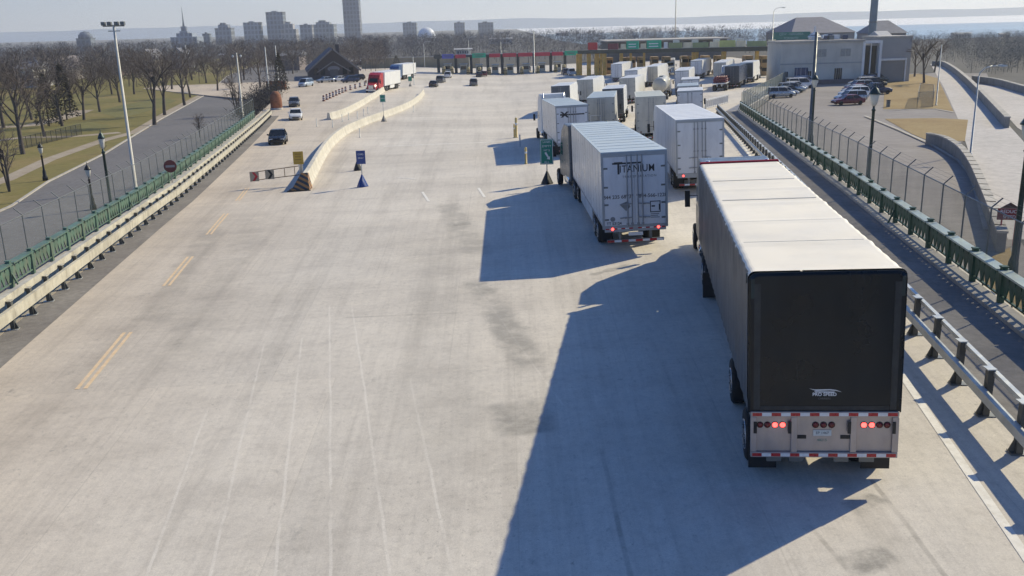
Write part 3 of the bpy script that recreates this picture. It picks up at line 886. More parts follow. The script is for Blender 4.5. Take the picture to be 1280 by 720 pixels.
portable_sign('blue lane sign on a triangular blue foot right of the concrete barrier', at(453.5, 233.5), 1.55, 2.45, .62, M_SBLUE, M_SBLUE, (('CARS', .16, 2.2, M_LETW), ('ONLY', .14, 1.95, M_LETW)))
portable_sign('thin blue sign seen edge on behind the larger blue lane sign', at(447.5, 213), .3, 1.3, .16, M_SBLUE, M_BLK, (), 1.2)
t = portable_sign('small teal sign on a pole beyond the curved concrete barrier', at(480, 152), 2.6, 3.6, .75, M_SGREEN, M_CONCD, (('NEXUS', .18, 3.1, M_LETW),))
portable_sign('small grey-green sign on the planted island beside the lanes', at(513, 108), 1.2, 2.3, .9, M_SGREEN, M_CONCD, ())
# do-not-enter sign by the left railing
b_ = at(208, 234); b_ = P3((left_edge(b_.y) + .5, b_.y), -.1)
t = thing('do_not_enter_sign', 'round red do-not-enter sign with pale bar beside the left guard rail', 'road sign', b_, .15)
mb = MB(); mb.tube((0, .03, 0), (0, .03, 2.0), .03, n=8); mb.build('post', M_GALV, t)
mb = MB(); mb.lathe([(.46, -.012), (.46, .012)], (0, 0, 1.62), 24, axis='y', smooth=False); mb.build('sign_disc', paint('faded_red_sign', (.22, .05, .045), .5, 0, .15, 3), t)
mb = MB(); mb.box(-.32, .32, -.017, -.0135, 1.54, 1.7); mb.build('sign_bar', paint('dull_white_sign', (.42, .36, .33), .5, 0, .1, 3), t)
# red sign with peaked top on two legs, right
b_ = at(1257, 308, zf=RLEV)
t = thing('red_sign_board', 'red peaked sign board on two red posts at the foot of the ramp wall', 'road sign', b_, -.25)
for x in (-.36, .36):
    mb = MB(); mb.tube((x, 0, 0), (x, 0, 1.5), .045, n=8); mb.build('post', M_RED, t)
mb = MB(); mb.box(-.62, .62, -.03, .03, 1.5, 2.15); mb.build('sign_panel', paint('dark_red_sign', (.22, .02, .022), .5, 0, .15, 3), t, .02)
mb = MB(); mb.extr([(-.5, 0), (.5, 0), (0, .32)], -.02, .02); o = mb.build('gable', paint('brown_sign_top', (.09, .05, .04), .6, 0, .2, 3), t); o.rotation_euler = (pi / 2, 0, 0); o.location = (0, 0, 2.16)
letters('REDUCE', .26, M_LETW, t, face_back(0, -.034, 1.97)); letters('SPEED', .24, M_LETW, t, face_back(0, -.034, 1.67))
# dark hooded lamp cut by the right edge, above the red sign
# yellow lane posts
def bollard(label, base, h, m_, r=.09):
    t = thing('lane_post', label, 'bollard', base, 0, 'yellow lane posts')
    mb = MB(); mb.lathe([(r * 1.5, 0), (r * 1.5, .05), (r, .06), (r, h - .06), (r * .7, h)], n=10); mb.build('post', m_, t)
    mb = MB(); mb.lathe([(r * 1.04, h * .62), (r * 1.04, h * .74)], n=10); mb.build('reflective_band', M_WHTREF, t)
for px, pyb, pyt, m_, lab, r in ((657.5, 205, 184, M_YEL, 'yellow lane post in the truck shadow, nearest to the green lane sign', .09), (650, 183, 168, M_GALV, 'short grey lane post between two yellow ones', .06),
                       (645.5, 172, 147, M_YEL, 'taller yellow lane post farther along the truck lane', .13), (643, 172, 155, M_YEL, 'low yellow lane post left of the taller one', .08)):
    b_ = at(px, pyb); bollard(lab, b_, rise(b_, pyt), m_, r)

# ------------------------------------------------------------------ concrete barriers, crash cushion, gate
def catmull(pts, k=6):
    out = []
    P = [pts[0]] + list(pts) + [pts[-1]]
    for i in range(1, len(P) - 2):
        for j in range(k):
            t = j / k; a, b_, c, d = P[i - 1], P[i], P[i + 1], P[i + 2]
            out.append(tuple(.5 * ((2 * b_[q]) + (-a[q] + c[q]) * t + (2 * a[q] - 5 * b_[q] + 4 * c[q] - d[q]) * t * t + (-a[q] + 3 * b_[q] - 3 * c[q] + d[q]) * t ** 3) for q in (0, 1)))
    out.append(tuple(pts[-1][:2])); return out
def barrier(label, px, h=.95, seg=3.2):
    path = catmull([at(*p)[:2] for p in px])
    # resample into precast units
    res = [path[0]]; acc = 0
    for p, q in zip(path, path[1:]):
        L = hypot(q[0] - p[0], q[1] - p[1]); d = 0
        while acc + (L - d) >= seg:
            d += seg - acc; acc = 0
            res.append((p[0] + (q[0] - p[0]) * d / L, p[1] + (q[1] - p[1]) * d / L))
        acc += L - d
    root = thing('concrete_barrier', label, 'barrier', P3(res[0], 0)); L0 = root.location
    for p, q in zip(res, res[1:]):
        a = P3(p, 0) - L0; b_ = P3(q, 0) - L0; d = (b_ - a); u = d.normalized(); s = Vector((u.y, -u.x, 0)).normalized()
        a = a + u * .012; b_ = b_ - u * .012
        pr = [(-.38, 0), (-.38, .08), (-.24, .33), (-.15, h), (.15, h), (.24, .33), (.38, .08), (.38, 0)]
        mb = MB(); mb.loft([[c + s * x + Vector((0, 0, z)) for x, z in pr] for c in (a, b_)])
        mb.build('barrier_unit', M_BARR, root)
    return root
barrier('long curved pale concrete barrier sweeping from the crash cushion to the booths', ((381, 236), (389, 222), (398, 205), (408, 189), (420, 176), (436, 165), (458, 155), (480, 147), (505, 137), (522, 126), (529, 117)))
barrier('second concrete barrier running farther left towards the red truck', ((411, 150), (430, 144), (452, 132), (470, 121), (484, 110), (498, 99), (512, 90)), 1.0)
M_HAZ, nth, bh = new_mat('hazard_stripes')
wv = N(nth, 'ShaderNodeTexWave', wave_type='BANDS', bands_direction='DIAGONAL'); wv.inputs['Scale'].default_value = 1.1; wv.inputs['Distortion'].default_value = .15
tcx = N(nth, 'ShaderNodeTexCoord'); nth.links.new(tcx.outputs['Object'], wv.inputs[0])
nth.links.new(ramp(nth, wv.outputs[0], [(.5, (.05, .055, .055)), (.56, (.42, .20, .06))]), bh.inputs['Base Color']); bh.inputs['Roughness'].default_value = .6
b_ = at(381, 238)
t = thing('crash_cushion', 'black and orange striped crash cushion at the near end of the barrier', 'crash cushion', b_, .12)
mb = MB(); mb.loft([[(-1.05, -.25, 0), (.35, -.25, 0), (.35, -.25, .12), (-1.05, -.25, .12)], [(-1.05, .0, 0), (.35, .0, 0), (.3, .0, .55), (-.75, .0, .25)], [(-.9, .5, 0), (.4, .5, 0), (.25, .5, 1.12), (-.2, .5, 1.12)], [(-.3, 1.0, 0), (.45, 1.0, 0), (.25, 1.0, 1.05), (-.1, 1.0, 1.05)]])
mb.build('body', M_HAZ, t, .02)
mb = MB(); mb.box(-1.15, .42, -.4, -.27, 0, .06); mb.build('base_plate', M_BLK, t, .01)
# gate with chevrons
b_ = at(378, 231)
t = thing('swing_gate', 'brown tubular swing gate with two chevron plates left of the crash cushion', 'gate', b_, .16)
M_GATE = paint('brown_gate_paint', (.20, .125, .06), .6, .1, .25, 3)
mb = MB(); mb.box(-.12, .12, -.1, .1, 0, 1.55); mb.build('gate_post', paint('pale_gate_post', (.45, .42, .36), .6, 0, .1, 2), t, .01)
mb = MB()
mb.bar((-.1, 0, 1.35), (-3.35, .05, 1.05), .05); mb.bar((-.1, 0, .72), (-3.35, .05, .48), .05)
for x in (-.45, -1.15, -2.1): mb.bar((x, .02, .66), (x, .02, 1.32 - (-x) * .09), .045)
mb.build('gate_frame', M_GATE, t)
for x, z, m_, sd in ((-3.2, .76, M_RED, 1), (-2.15, .86, M_BLK, 1)):
    mb = MB(); mb.box(x - .34, x + .28, -.05, -.025, z - .34, z + .34); pl = mb.build('chevron_plate', paint('tan_plate', (.40, .34, .24), .6, 0, .12, 3), t, .008)
    mb = MB(); y = -.055
    mb.add([(x - .18, y, z + .3), (x + .0, y, z + .3), (x + .2, y, z), (x + .0, y, z - .3), (x - .18, y, z - .3), (x + .02, y, z)], [(0, 1, 2, 5), (5, 2, 3, 4)])
    mb.build('chevron', m_, pl)
t = thing('warning_sign', 'square mustard yellow sign on a post above the crash cushion', 'road sign', at(376, 232), .1)
mb = MB(); mb.tube((0, .05, 0), (0, .05, 2.35), .03, n=8); mb.build('post', M_GALV, t)
mb = MB(); mb.box(-.36, .34, -.015, .015, 1.5, 2.4); mb.build('sign_panel', M_SYEL, t, .01)
mb = MB(); mb.box(-.33, .33, -.0185, -.016, 1.62, 1.64)
for z in (1.8, 2.0, 2.18): mb.box(-.22, .2, -.0185, -.016, z, z + .07)
mb.build('sign_marks', paint('worn_sign_marks', (.35, .20, .03), .5, 0, .1, 4), t)

# delineator posts between the lanes
proto = None
for i, (px, py) in enumerate(((416, 159), (428, 152), (436, 150), (447, 148), (455, 145), (460, 142), (396, 158), (450, 172), (517, 140))):
    b_ = at(px, py)
    if not proto:
        proto = thing('delineator', 'thin white flexible lane post near the curved barrier', 'lane post', b_, 0, 'thin flexible posts near the curved barrier')
        mb = MB(); mb.lathe([(.12, 0), (.12, .05), (.045, .07), (.045, 1.0), (.02, 1.03)], n=8); mb.build('post', M_GALV, proto)
    else:
        c = copy_tree(proto); c.location = b_
# traffic drums along the left lane
pr = None
for i in range(13):
    px = 405 + i * 3.9 + (6 if i > 7 else 0) * (i - 7) * .35; py = 126.5 - i * 1.75
    b_ = at(px, py)
    if not pr:
        pr = thing('traffic_drum', 'orange striped traffic drum in the row before the red truck', 'traffic drum', b_, 0, 'traffic drums in a row before the red truck')
        mb = MB(); mb.lathe([(.34, 0), (.34, .08), (.27, .1), (.25, .4), (.24, .75), (.2, 1.02), (.08, 1.05)], n=10); mb.build('drum', paint('dull_orange_drum', (.22, .07, .04), .5, 0, .2, 3), pr)
        mb = MB(); mb.lathe([(.262, .3), (.258, .45)], n=10); mb.lathe([(.25, .62), (.247, .77)], n=10); mb.build('white_band', M_WHTREF, pr)
    else:
        c = copy_tree(pr); c.location = b_

# retaining walls and parapets of the ramps on the right
def wall_run(name, label, pts, h, th, m_, cat='wall', cap=True):
    root = thing(name, label, cat, (pts[0][0], pts[0][1], RZ)); L0 = root.location
    mb = MB(); mc = MB()
    for p, q in zip(pts, pts[1:]):
        a = Vector((*p, RZ)) - L0; b_ = Vector((*q, RZ)) - L0
        u = (b_ - a).normalized() * th * .3
        mb.bar(a - u + Vector((0, 0, h / 2)), b_ + u + Vector((0, 0, h / 2)), th, h)
        mc.bar(a - u + Vector((0, 0, h + .06)), b_ + u + Vector((0, 0, h + .06)), th + .12, .12)
    mb.build('wall_body', m_, root, fix=False)
    if cap: mc.build('coping', M_CONC, root, fix=False)
    return root
wp = [at(*p, zf=RLEV)[:2] for p in ((1160, 181), (1180, 186), (1199, 199), (1213, 219), (1224, 244), (1236, 275), (1250, 315))]
wall_run('retaining_wall', 'curving grey retaining wall between the car park and the ramp', catmull(wp, 4), 1.05, .45, M_CONCD)
wp = [at(*p, zf=RLEV)[:2] for p in ((1166, 83), (1178, 83), (1192, 91), (1208, 105), (1226, 124), (1243, 143), (1258, 160))]
wall_run('parapet_wall', 'dark concrete parapet along the outer side of the pale ramp', catmull(wp, 4), 1.15, .5, M_CONCD)
wp = [at(*p, zf=RLEV)[:2] for p in ((1216, 103), (1245, 107), (1280, 117), (1330, 132))]
wall_run('parapet_wall', 'parapet behind the second ramp at the right edge of the view', catmull(wp, 4), 1.1, .5, M_CONCD)

# iron fence in the park, brick pillar and wall, hedge
pk = [at(28 + i * 6.2, 187 - i * 1.55, zf=LLEV) for i in range(13)]
chain_fence('dark iron fence on the lawn behind the park path', pk, 1.5, 1, False, chain('iron_pickets', (.03, .03, .03), .45), M_BLK)
M_BRICK = wall_mat('orange_brick', (.30, .12, .06), .4, .2, .25)
b_ = at(346, 137, zf=G)
t = thing('brick_pillar', 'rounded orange brick pillar at the end of the left railing', 'pillar', b_)
h_ = rise(b_, 114)
mb = MB(); mb.lathe([(.95, -.6), (.95, h_ * .55), (.85, h_ * .8), (.5, h_ * .97), (.1, h_)], n=14); mb.build('shaft', M_BRICK, t)
mb = MB(); mb.lathe([(1.05, -.3), (1.05, .25), (.97, .3)], n=14); mb.build('base', M_CONC, t)
b0 = at(341, 113, zf=LLEV); t = thing('brick_wall', 'low orange brick wall behind the rounded brick pillar', 'wall', b0, -.3)
mb = MB(); mb.box(-1.5, 3.5, -.2, .2, 0, 2.1); mb.build('wall_body', M_BRICK, t, .02); mb = MB(); mb.box(-1.6, 3.6, -.26, .26, 2.11, 2.25); mb.build('coping', M_CONC, t, .02)
# ------------------------------------------------------------------ trucks
M_SEAMS = paint('trailer_side_trim', (.34, .345, .35), .5, .1, .12, 1, (.2, .2, .19, .4))
M_ROD = paint('lock_rod_steel', (.30, .31, .32), .5, .2, .15, 2)
def wheel_meshes():
    mb = MB()
    r, w_ = .52, .28
    mb.lathe([(r * .56, -w_ / 2), (r * .9, -w_ / 2), (r, -w_ * .36), (r, w_ * .36), (r * .9, w_ / 2), (r * .56, w_ / 2)], n=22, axis='x')
    ty = mb.mesh('tyre', M_RUB)
    mb = MB()
    mb.lathe([(.02, w_ * .1), (.1, w_ * .42), (.13, w_ * .12), (.22, .0), (r * .5, w_ * .3), (r * .57, w_ * .46), (r * .57, -w_ * .3), (.05, -w_ * .3)], n=18, axis='x')
    return ty, mb.mesh('rim', M_RIM)
W_TYRE, W_RIM = wheel_meshes()
def truck_wheel(parent, x, y, side, dual=False, rim=True, s=1.0):
    o = link('wheel', W_TYRE, parent); o.location = (x + side * .06, y, .52 * s); o.scale = (s, s, s)
    if side < 0: o.rotation_euler = (0, 0, pi)
    if dual:
        d = link('tyre', W_TYRE, o); d.location = (-.33, 0, 0)
    if rim:
        d = link('rim', W_RIM, o); d.location = (.03, 0, 0)
    return o

def tail_lamp(parent, x, z, r=.06, on=True, y=-.03):
    mb = MB(); mb.lathe([(r * 1.25, .012), (r * 1.25, -.005)], (x, y, z), 14, 0, 'y', False); mb.lathe([(r, -.007), (r * .9, -.018), (r * .5, -.024)], (x, y, z), 14, 1, 'y')
    return mb.build('tail_light', [M_BLK, M_LAMPON if on else M_LAMPOFF], parent, fix=False)

def striped_bar(name, parent, x0, x1, y, z, h, n, sub=None, th=.004):
    mb = MB()
    for i in range(n):
        a = x0 + (x1 - x0) * i / n; b_ = x0 + (x1 - x0) * (i + 1) / n
        mb.box(a, b_, y - th, y, z, z + h, i % 2)
    return mb.build(name, [M_REDREF, M_WHTREF], parent, fix=False)

def tractor(root, y0, cab, kind='sleeper', rim=True, detail=True, turn=0, topz=3.95):
    old = set(root.children)
    _tractor(root, y0, cab, kind, rim, detail, topz)
    if turn:
        piv = Matrix.Translation((0, y0 - 2.4, 0)); Rm = piv @ Matrix.Rotation(turn, 4, 'Z') @ piv.inverted()
        for o in root.children:
            if o not in old: o.matrix_basis = Rm @ o.matrix_basis

def _tractor(root, y0, cab, kind, rim, detail, topz):
    """y0: rear of the cab; nose points to +y"""
    top = topz if kind == 'sleeper' else 2.95
    ln = 2.3 if kind == 'sleeper' else .7
    mb = MB()
    yb = y0 + ln                               # back of the doors
    a = [(y0, .75), (y0, top - .05), (y0 + .1, top)]
    if kind == 'sleeper': a += [(y0 + 1.6, top + .02), (yb + .35, top - .42), (yb + .75, 2.98)]
    else: a += [(yb + .5, 2.96)]
    a += [(yb + 1.35, 2.05), (yb + 1.5, 1.9), (yb + 1.5, .75)]
    mb.prism(a, -1.22, 1.22)
    c = mb.build('tractor_cab', cab, root, .07)
    mb = MB()
    nose = yb + 3.15
    mb.loft([[(-1.05, yb + 1.42, .7), (1.05, yb + 1.42, .7), (1.05, yb + 1.42, 1.6), (.85, yb + 1.42, 1.98), (-.85, yb + 1.42, 1.98), (-1.05, yb + 1.42, 1.6)],
             [(-1.1, yb + 2.4, .7), (1.1, yb + 2.4, .7), (1.05, yb + 2.4, 1.45), (.75, yb + 2.4, 1.84), (-.75, yb + 2.4, 1.84), (-1.05, yb + 2.4, 1.45)],
             [(-1.0, nose, .6), (1.0, nose, .6), (.85, nose, 1.2), (.6, nose, 1.62), (-.6, nose, 1.62), (-.85, nose, 1.2)]])
    mb.build('hood', cab, root, .06)
    if detail:
        mb = MB(); mb.add([(-.95, yb + 1.30, 2.14), (.95, yb + 1.30, 2.14), (.85, yb + .83, 2.86), (-.85, yb + .83, 2.86)], [(0, 1, 2, 3)])
        if kind != 'sleeper': mb = MB(); mb.add([(-.95, yb + 1.29, 2.2), (.95, yb + 1.29, 2.2), (.85, yb + .64, 2.86), (-.85, yb + .64, 2.86)], [(0, 1, 2, 3)])
        for v in range(len(mb.v)): mb.v[v] = (mb.v[v][0], mb.v[v][1] + .05, mb.v[v][2] + .03)
        mb.build('windshield', M_GLASS, c)
        for s in (-1, 1):
            mb = MB(); mb.add([(s * 1.228, yb + .02, 2.05), (s * 1.228, yb + 1.15, 2.05), (s * 1.228, yb + .72, 2.75), (s * 1.228, yb + .02, 2.8)], [(0, 1, 2, 3)]); mb.build('side_window', M_GLASS, c)
            mb = MB(); mb.bar((s * 1.22, yb + 1.2, 2.3), (s * 1.55, yb + 1.3, 2.3), .03); mb.box(s * 1.55 - .1, s * 1.55 + .1, yb + 1.24, yb + 1.36, 1.85, 2.5); mb.build('mirror', M_BLK, root, .02)
            mb = MB(); mb.lathe([(.32, 0), (.32, 1.5)], (s * .98, y0 + .3, .72), 14, axis='y'); mb.build('fuel_tank', M_CHROME, root, .02)
            mb = MB(); mb.box(s * .8 - .18, s * .8 + .18, nose - .16, nose - .02, .98, 1.2); mb.build('headlight', M_WHTREF, root, .03)
        mb = MB(); mb.box(-.52, .52, nose - .03, nose + .02, .85, 1.55)
        for k in range(7): mb.box(-.5, .5, nose + .021, nose + .035, .9 + k * .09, .94 + k * .09)
        mb.build('grille', M_CHROME, root)
        mb = MB(); mb.box(-1.12, 1.12, nose - .05, nose + .15, .42, .78); mb.build('front_bumper', M_CHROME, root, .05)
        for s in (-1, 1):
            mb = MB(); mb.tube((s * 1.0, y0 - .12, .9), (s * 1.0, y0 - .12, top + .12), .065, n=8); mb.build('exhaust_stack', M_CHROME, root)
    mb = MB(); mb.box(-.45, -.28, y0 - 4.0, nose - .4, .7, .98); mb.box(.28, .45, y0 - 4.0, nose - .4, .7, .98); mb.build('chassis', M_BLK, root)
    for s in (-1, 1):
        truck_wheel(root, s * 1.1, nose - 1.1, s, False, rim)
        for yy in (y0 - 3.1, y0 - 1.8): truck_wheel(root, s * 1.1, yy, s, True, rim)
        mb = MB(); mb.box(s * 1.1 - .3, s * 1.1 + .3, y0 - 3.8, y0 - 3.77, .12, .95); mb.build('mud_flap', M_BLK, root)

def running_gear(root, y1, y2, rim=True):
    for s in (-1, 1):
        for y in (y1, y2): truck_wheel(root, s * 1.08, y, s, True, rim)
    mb = MB(); mb.box(-.5, -.3, y1 - 1.0, y2 + 1.2, .62, 1.08); mb.box(.3, .5, y1 - 1.0, y2 + 1.2, .62, 1.08)
    for y in (y1, y2): mb.tube((-.95, y, .52), (.95, y, .52), .07, n=8)
    mb.build('bogie', M_BLK, root)
    for s in (-1, 1):
        mb = MB(); mb.box(s * 1.02 - .26, s * 1.02 + .26, y1 - .75, y1 - .73, .15, 1.0); mb.build('mud_flap', M_BLK, root)

def van_trailer(root, L, Hh, msideL, mroof, mrear, W=2.6, floor=1.12, detail=2, lamps='low', skirt=True, frame=M_GREY, brake=False):
    hw = W / 2
    mb = MB(); mb.box(-hw, hw, .02, L, floor, Hh - .05)
    body = mb.build('trailer_body', msideL, root, .025)
    if detail > 0:
        mb = MB()
        for s in (-1, 1):
            for i in range(1, int(L / 1.22)): mb.box(s * (hw + .0015) - .0015, s * (hw + .0015) + .003, i * 1.22 - .025, i * 1.22 + .025, floor + .12, Hh - .06)
            mb.box(s * (hw + .003) - .003, s * (hw + .003) + .006, .06, L - .05, floor, floor + .09)
        mb.build('side_seams', M_SEAMS, root, fix=False)
    mb = MB(); mb.box(-hw - .012, hw + .012, .0, L + .01, Hh - .052, Hh - .01); 
    # shallow roof bows
    for i in range(1, int(L / 1.2)): mb.box(-hw + .1, hw - .1, i * 1.2 - .03, i * 1.2 + .03, Hh - .012, Hh + .002)
    mb.build('roof', mroof, root)
    mb = MB()
    for s in (-1, 1):
        mb.box(s * hw - .07 if s > 0 else -hw - .012, hw + .012 if s > 0 else -hw + .07, -.03, .05, floor - .1, Hh - .053)
    mb.box(-hw + .07, hw - .07, -.03, .05, Hh - .2, Hh - .055); mb.box(-hw + .07, hw - .07, -.03, .05, floor - .22, floor + .03)
    mb.build('rear_frame', frame, root)
    if detail > 0:
        for s in (-1, 1):
            mb = MB(); x0, x1 = (-hw + .085, -.012) if s < 0 else (.012, hw - .085)
            mb.box(x0, x1, -.016, .02, floor + .04, Hh - .21)
            for z in (.25, .85, 1.55, 2.3): mb.box((x0 if s < 0 else x1 - .16), (x0 + .16 if s < 0 else x1), -.028, -.0165, floor + z, floor + z + .07, 1)
            d = mb.build('rear_door', [mrear, M_GALVD], root, fix=False)
            for xx in ((.12, .3) if detail > 1 else (.2,)):
                x = s * xx
                r_ = MB(); r_.tube((x, -.05, floor - .02), (x, -.05, Hh - .15), .024, n=6)
                for z in (.35, .9): r_.bar((x, -.05, floor + z), (x + s * .3, -.05, floor + z - .03), .03, .04)
                for z in (.05, 1.2, 2.4): r_.box(x - .05, x + .05, -.05, -.017, floor + z, floor + z + .07)
                r_.build('lock_rod', M_ROD, d, fix=False)
    # bumper guard
    mb = MB(); mb.box(-hw + .15, hw - .15, .0, .1, .46, .58)
    for s in (-1, 1): mb.box(s * .62 - .05, s * .62 + .05, .02, .1, .58, floor - .2)
    gb = mb.build('rear_bumper', M_GALVD, root, .01)
    striped_bar('reflective_strip', gb, -hw + .16, hw - .16, -.003, .47, .09, 8)
    tail_lamp(root, -hw + .38, floor - .1, on=brake); tail_lamp(root, hw - .38, floor - .1, on=brake)
    running_gear(root, 2.6, 3.9, detail > 0)
    if skirt and detail > 0:
        for s in (-1, 1):
            mb = MB(); mb.box(s * (hw - .06) - .01, s * (hw - .06) + .01, 5.2, L - 4.6, .45, floor); mb.build('side_skirt', msideL, root)
    mb = MB()
    for s in (-1, 1):
        mb.box(s * .9 - .06, s * .9 + .06, L - 3.9, L - 3.78, .25, floor); mb.box(s * .9 - .15, s * .9 + .15, L - 4.0, L - 3.68, .22, .26)
    mb.build('landing_gear', M_GALVD, root)
    return body

TR_N = {}
def semi(label, pos, yaw, L=16.15, Hh=4.11, side=M_WHITE, roof=M_WHITE2, rear=M_GREY, cab=M_WHITE, kind='sleeper', detail=2, W=2.6, tr=True, frame=M_GREY, turn=0, topz=3.95, brake=False, group='trucks queueing for the booths'):
    t = thing('semi_truck', label, 'truck', (0, 0, 0), 0, group)
    van_trailer(t, L, Hh, side, roof, rear, W, detail=detail, frame=frame, brake=brake)
    if tr: tractor(t, L + .75, cab, kind, detail > 0, detail > 0, turn, topz)
    on_slope(t, pos[0], pos[1], yaw)
    return t
def roofpos(px, py, h=4.11):
    p = at(px, py, dz=h); return (p.x, p.y)

M_SILV = paint('brushed_trailer_side', (.66, .68, .69), .35, .35, .12, .5, (.28, .28, .27, .35))
M_REARG = paint('grey_rear_door', (.68, .69, .70), .45, .05, .06, .5, (.28, .28, .29, .4))
M_REARD = paint('dark_rear_door', (.05, .06, .075), .45, 0, .15, .6)
M_BEIGE = paint('beige_rear_door', (.52, .50, .43), .5, 0, .1, .6, (.2, .19, .17, .5))
M_TEALR = paint('blueish_roof', (.50, .56, .57), .45, 0, .08, .6)
M_CABBLUE = paint('dark_blue_cab', (.02, .045, .11), .3, 0, .1, 1)
M_CABGREY = paint('slate_cab', (.10, .115, .13), .35, .1, .1, 1)
M_CABRED = paint('red_cab', (.42, .018, .025), .3, 0, .1, 1)
M_CABB2 = paint('blue_cab', (.05, .11, .24), .3, 0, .1, 1)

# the lettered silver van in the queue
tt = semi('silver box truck trailer with TITANIUM lettering on its rear doors, brake lights lit', (5.05, 36.4), .004, rear=M_REARG, side=M_SILV, cab=M_CABGREY, roof=M_TEALR, turn=.09, brake=True)
letters('T', .66, M_LETT, tt, face_back(-.62, -.0185, 3.42), bold=.018, sx=.8)
mb = MB(); mb.box(-.86, .28, -.0195, -.0175, 3.60, 3.665); mb.build('lettering_bar', M_LETT, tt)
letters('ITANIUM', .40, M_LETT, tt, face_back(.115, -.0185, 3.395), bold=.004, sx=.82, space=1.08)
letters('TRANSPORTATION', .13, M_LETG, tt, face_back(.2, -.0185, 3.09), sx=1.0, space=1.25)
letters('844 235 6813', .2, M_LETG, tt, face_back(-.70, -.0185, 2.3), bold=.004)
letters('844-566-1228', .2, M_LETG, tt, face_back(.72, -.0185, 2.3), bold=.004)
mb = MB(); 
for a in ((.60, .635), (.985, 1.02)): mb.box(a[0], a[1], -.0195, -.0175, 1.62, 2.08)
for z in (1.62, 2.045): mb.box(.60, 1.02, -.0205, -.0196, z, z + .035)
mb.box(.66, .80, -.0195, -.0175, 1.84, 1.9); mb.box(.95, .985, -.0195, -.0175, 1.7, 1.95)
mb.build('decal', M_LETT, tt)
mb = MB()
for k, wd in enumerate((.34, .3, .36)): mb.box(.62, .62 + wd, -.0195, -.0175, 1.54 - k * .07, 1.575 - k * .07)
mb.lathe([(.1, -.0195), (.1, -.0175)], (-.9, 0, 1.42), 12, axis='y'); 
mb.add([(-.62, -.0185, 2.0), (-.3, -.0185, 2.12), (-.18, -.0185, 1.9), (-.36, -.0185, 1.72)], [(0, 1, 2, 3)])
mb.build('faint_decal', paint('faint_decal', (.24, .25, .26), .5, 0, .2, 6), tt)
letters('TT 53124', .15, M_LETT, tt, face_back(-.85, -.0185, 1.24), bold=.004)
striped_bar('reflective_strip', tt, -1.2, -.1, -.0305, 1.0, .05, 7); striped_bar('reflective_strip', tt, .1, 1.2, -.0305, 1.0, .05, 7)
mb = MB(); mb.box(-.28, .3, -.012, .01, .72, .86); mb.build('licence_plate', M_WHTREF, tt)

# black tarp truck
bt = thing('semi_truck', 'black tarpaulin-sided flatbed truck with cream roof, nearest the camera', 'truck', group='trucks queueing for the booths')
M_TARP = paint('black_tarpaulin', (.004, .009, .013), .3, 0, .4, .4, (.012, .022, .026, .5), spec=.35)
_n = M_TARP.node_tree; bump(_n, _n.nodes['Principled BSDF'], noise(_n, .7, 2, .5), .35, .25)
M_TARPS = paint('dark_side_tarpaulin', (.055, .064, .07), .42, 0, .3, .35, (.115, .12, .122, .6), bmp=.2)  # paler blotches stand in for reflections along the side cover
M_TARPR = paint('cream_roof_tarpaulin', (.88, .81, .67), .6, 0, .08, .25, (.62, .58, .5, .4), bmp=.2)
M_ALU = paint('dull_aluminium', (.42, .38, .36), .38, .5, .12, 1.2, (.25, .22, .2, .4))
LB, HB = 15.9, 4.06
def rr_section(y, hw, z0, z1, r, nn=5):
    pts = [(-hw, y, z0)]
    pts += [(-hw + r - r * cos(pi / 2 * k / nn), y, z1 - r + r * sin(pi / 2 * k / nn)) for k in range(nn + 1)]
    pts += [(hw - r + r * sin(pi / 2 * k / nn), y, z1 - r + r * cos(pi / 2 * k / nn)) for k in range(nn + 1)]
    pts += [(hw, y, z0)]
    return pts
# side tarp with the bows showing as slight ribs
mb = MB(); secs = []
nb = 26
for i in range(nb * 2 + 1):
    y = .06 + (LB - .06) * i / (nb * 2); bulge = .012 if i % 2 == 0 else -.006
    secs.append(rr_section(y, 1.335 + bulge, 1.44, HB + (.012 if i % 8 == 0 else -.006), .13))
for a, b_ in zip(secs, secs[1:]):
    k = len(a)
    for j in range(k - 1):
        mid_ = (a[j][2] + a[j + 1][2]) / 2
        roof_ = mid_ > HB - .06
        mb.face([a[j], a[j + 1], b_[j + 1], b_[j]], 1 if roof_ else 0, False)
mb.build('side_tarpaulin', [M_TARPS, M_TARPR], bt, fix=True)
mb = MB()
mb.face([(p[0], -.005, p[2]) for p in rr_section(0, 1.335, 1.44, HB - .01, .14)])
rp = mb.v[:]; mb.v = []; mb.f = []; mb.m = []; mb.sm = []
ip = [(x * .97, -.035, 1.44 + (z - 1.44) * .98) for x, y, z in rp]
n_ = len(rp); outer = [(x, .07, z) for x, y, z in rp]
mb.add(outer + rp + ip, [(i, (i + 1) % n_, n_ + (i + 1) % n_, n_ + i) for i in range(n_)] + [(n_ + i, n_ + (i + 1) % n_, 2 * n_ + (i + 1) % n_, 2 * n_ + i) for i in range(n_)] + [tuple(range(2 * n_, 3 * n_))], 0, False)
mb.build('rear_tarpaulin', M_TARP, bt)
# side hems, bottom hem and buckles of the rear cover
M_HEM = paint('black_webbing', (.022, .026, .028), .55, 0, .3, 3, (.05, .055, .055, .5))
for x0_, x1_ in ((-1.24, -1.13), (1.13, 1.24)):
    mb = MB(); mb.box(x0_, x1_, -.043, -.0355, 1.5, 3.86); mb.build('side_hem', M_HEM, bt)
mb = MB(); mb.box(-1.12, 1.12, -.043, -.0355, 1.49, 1.57); mb.build('bottom_hem', M_HEM, bt)
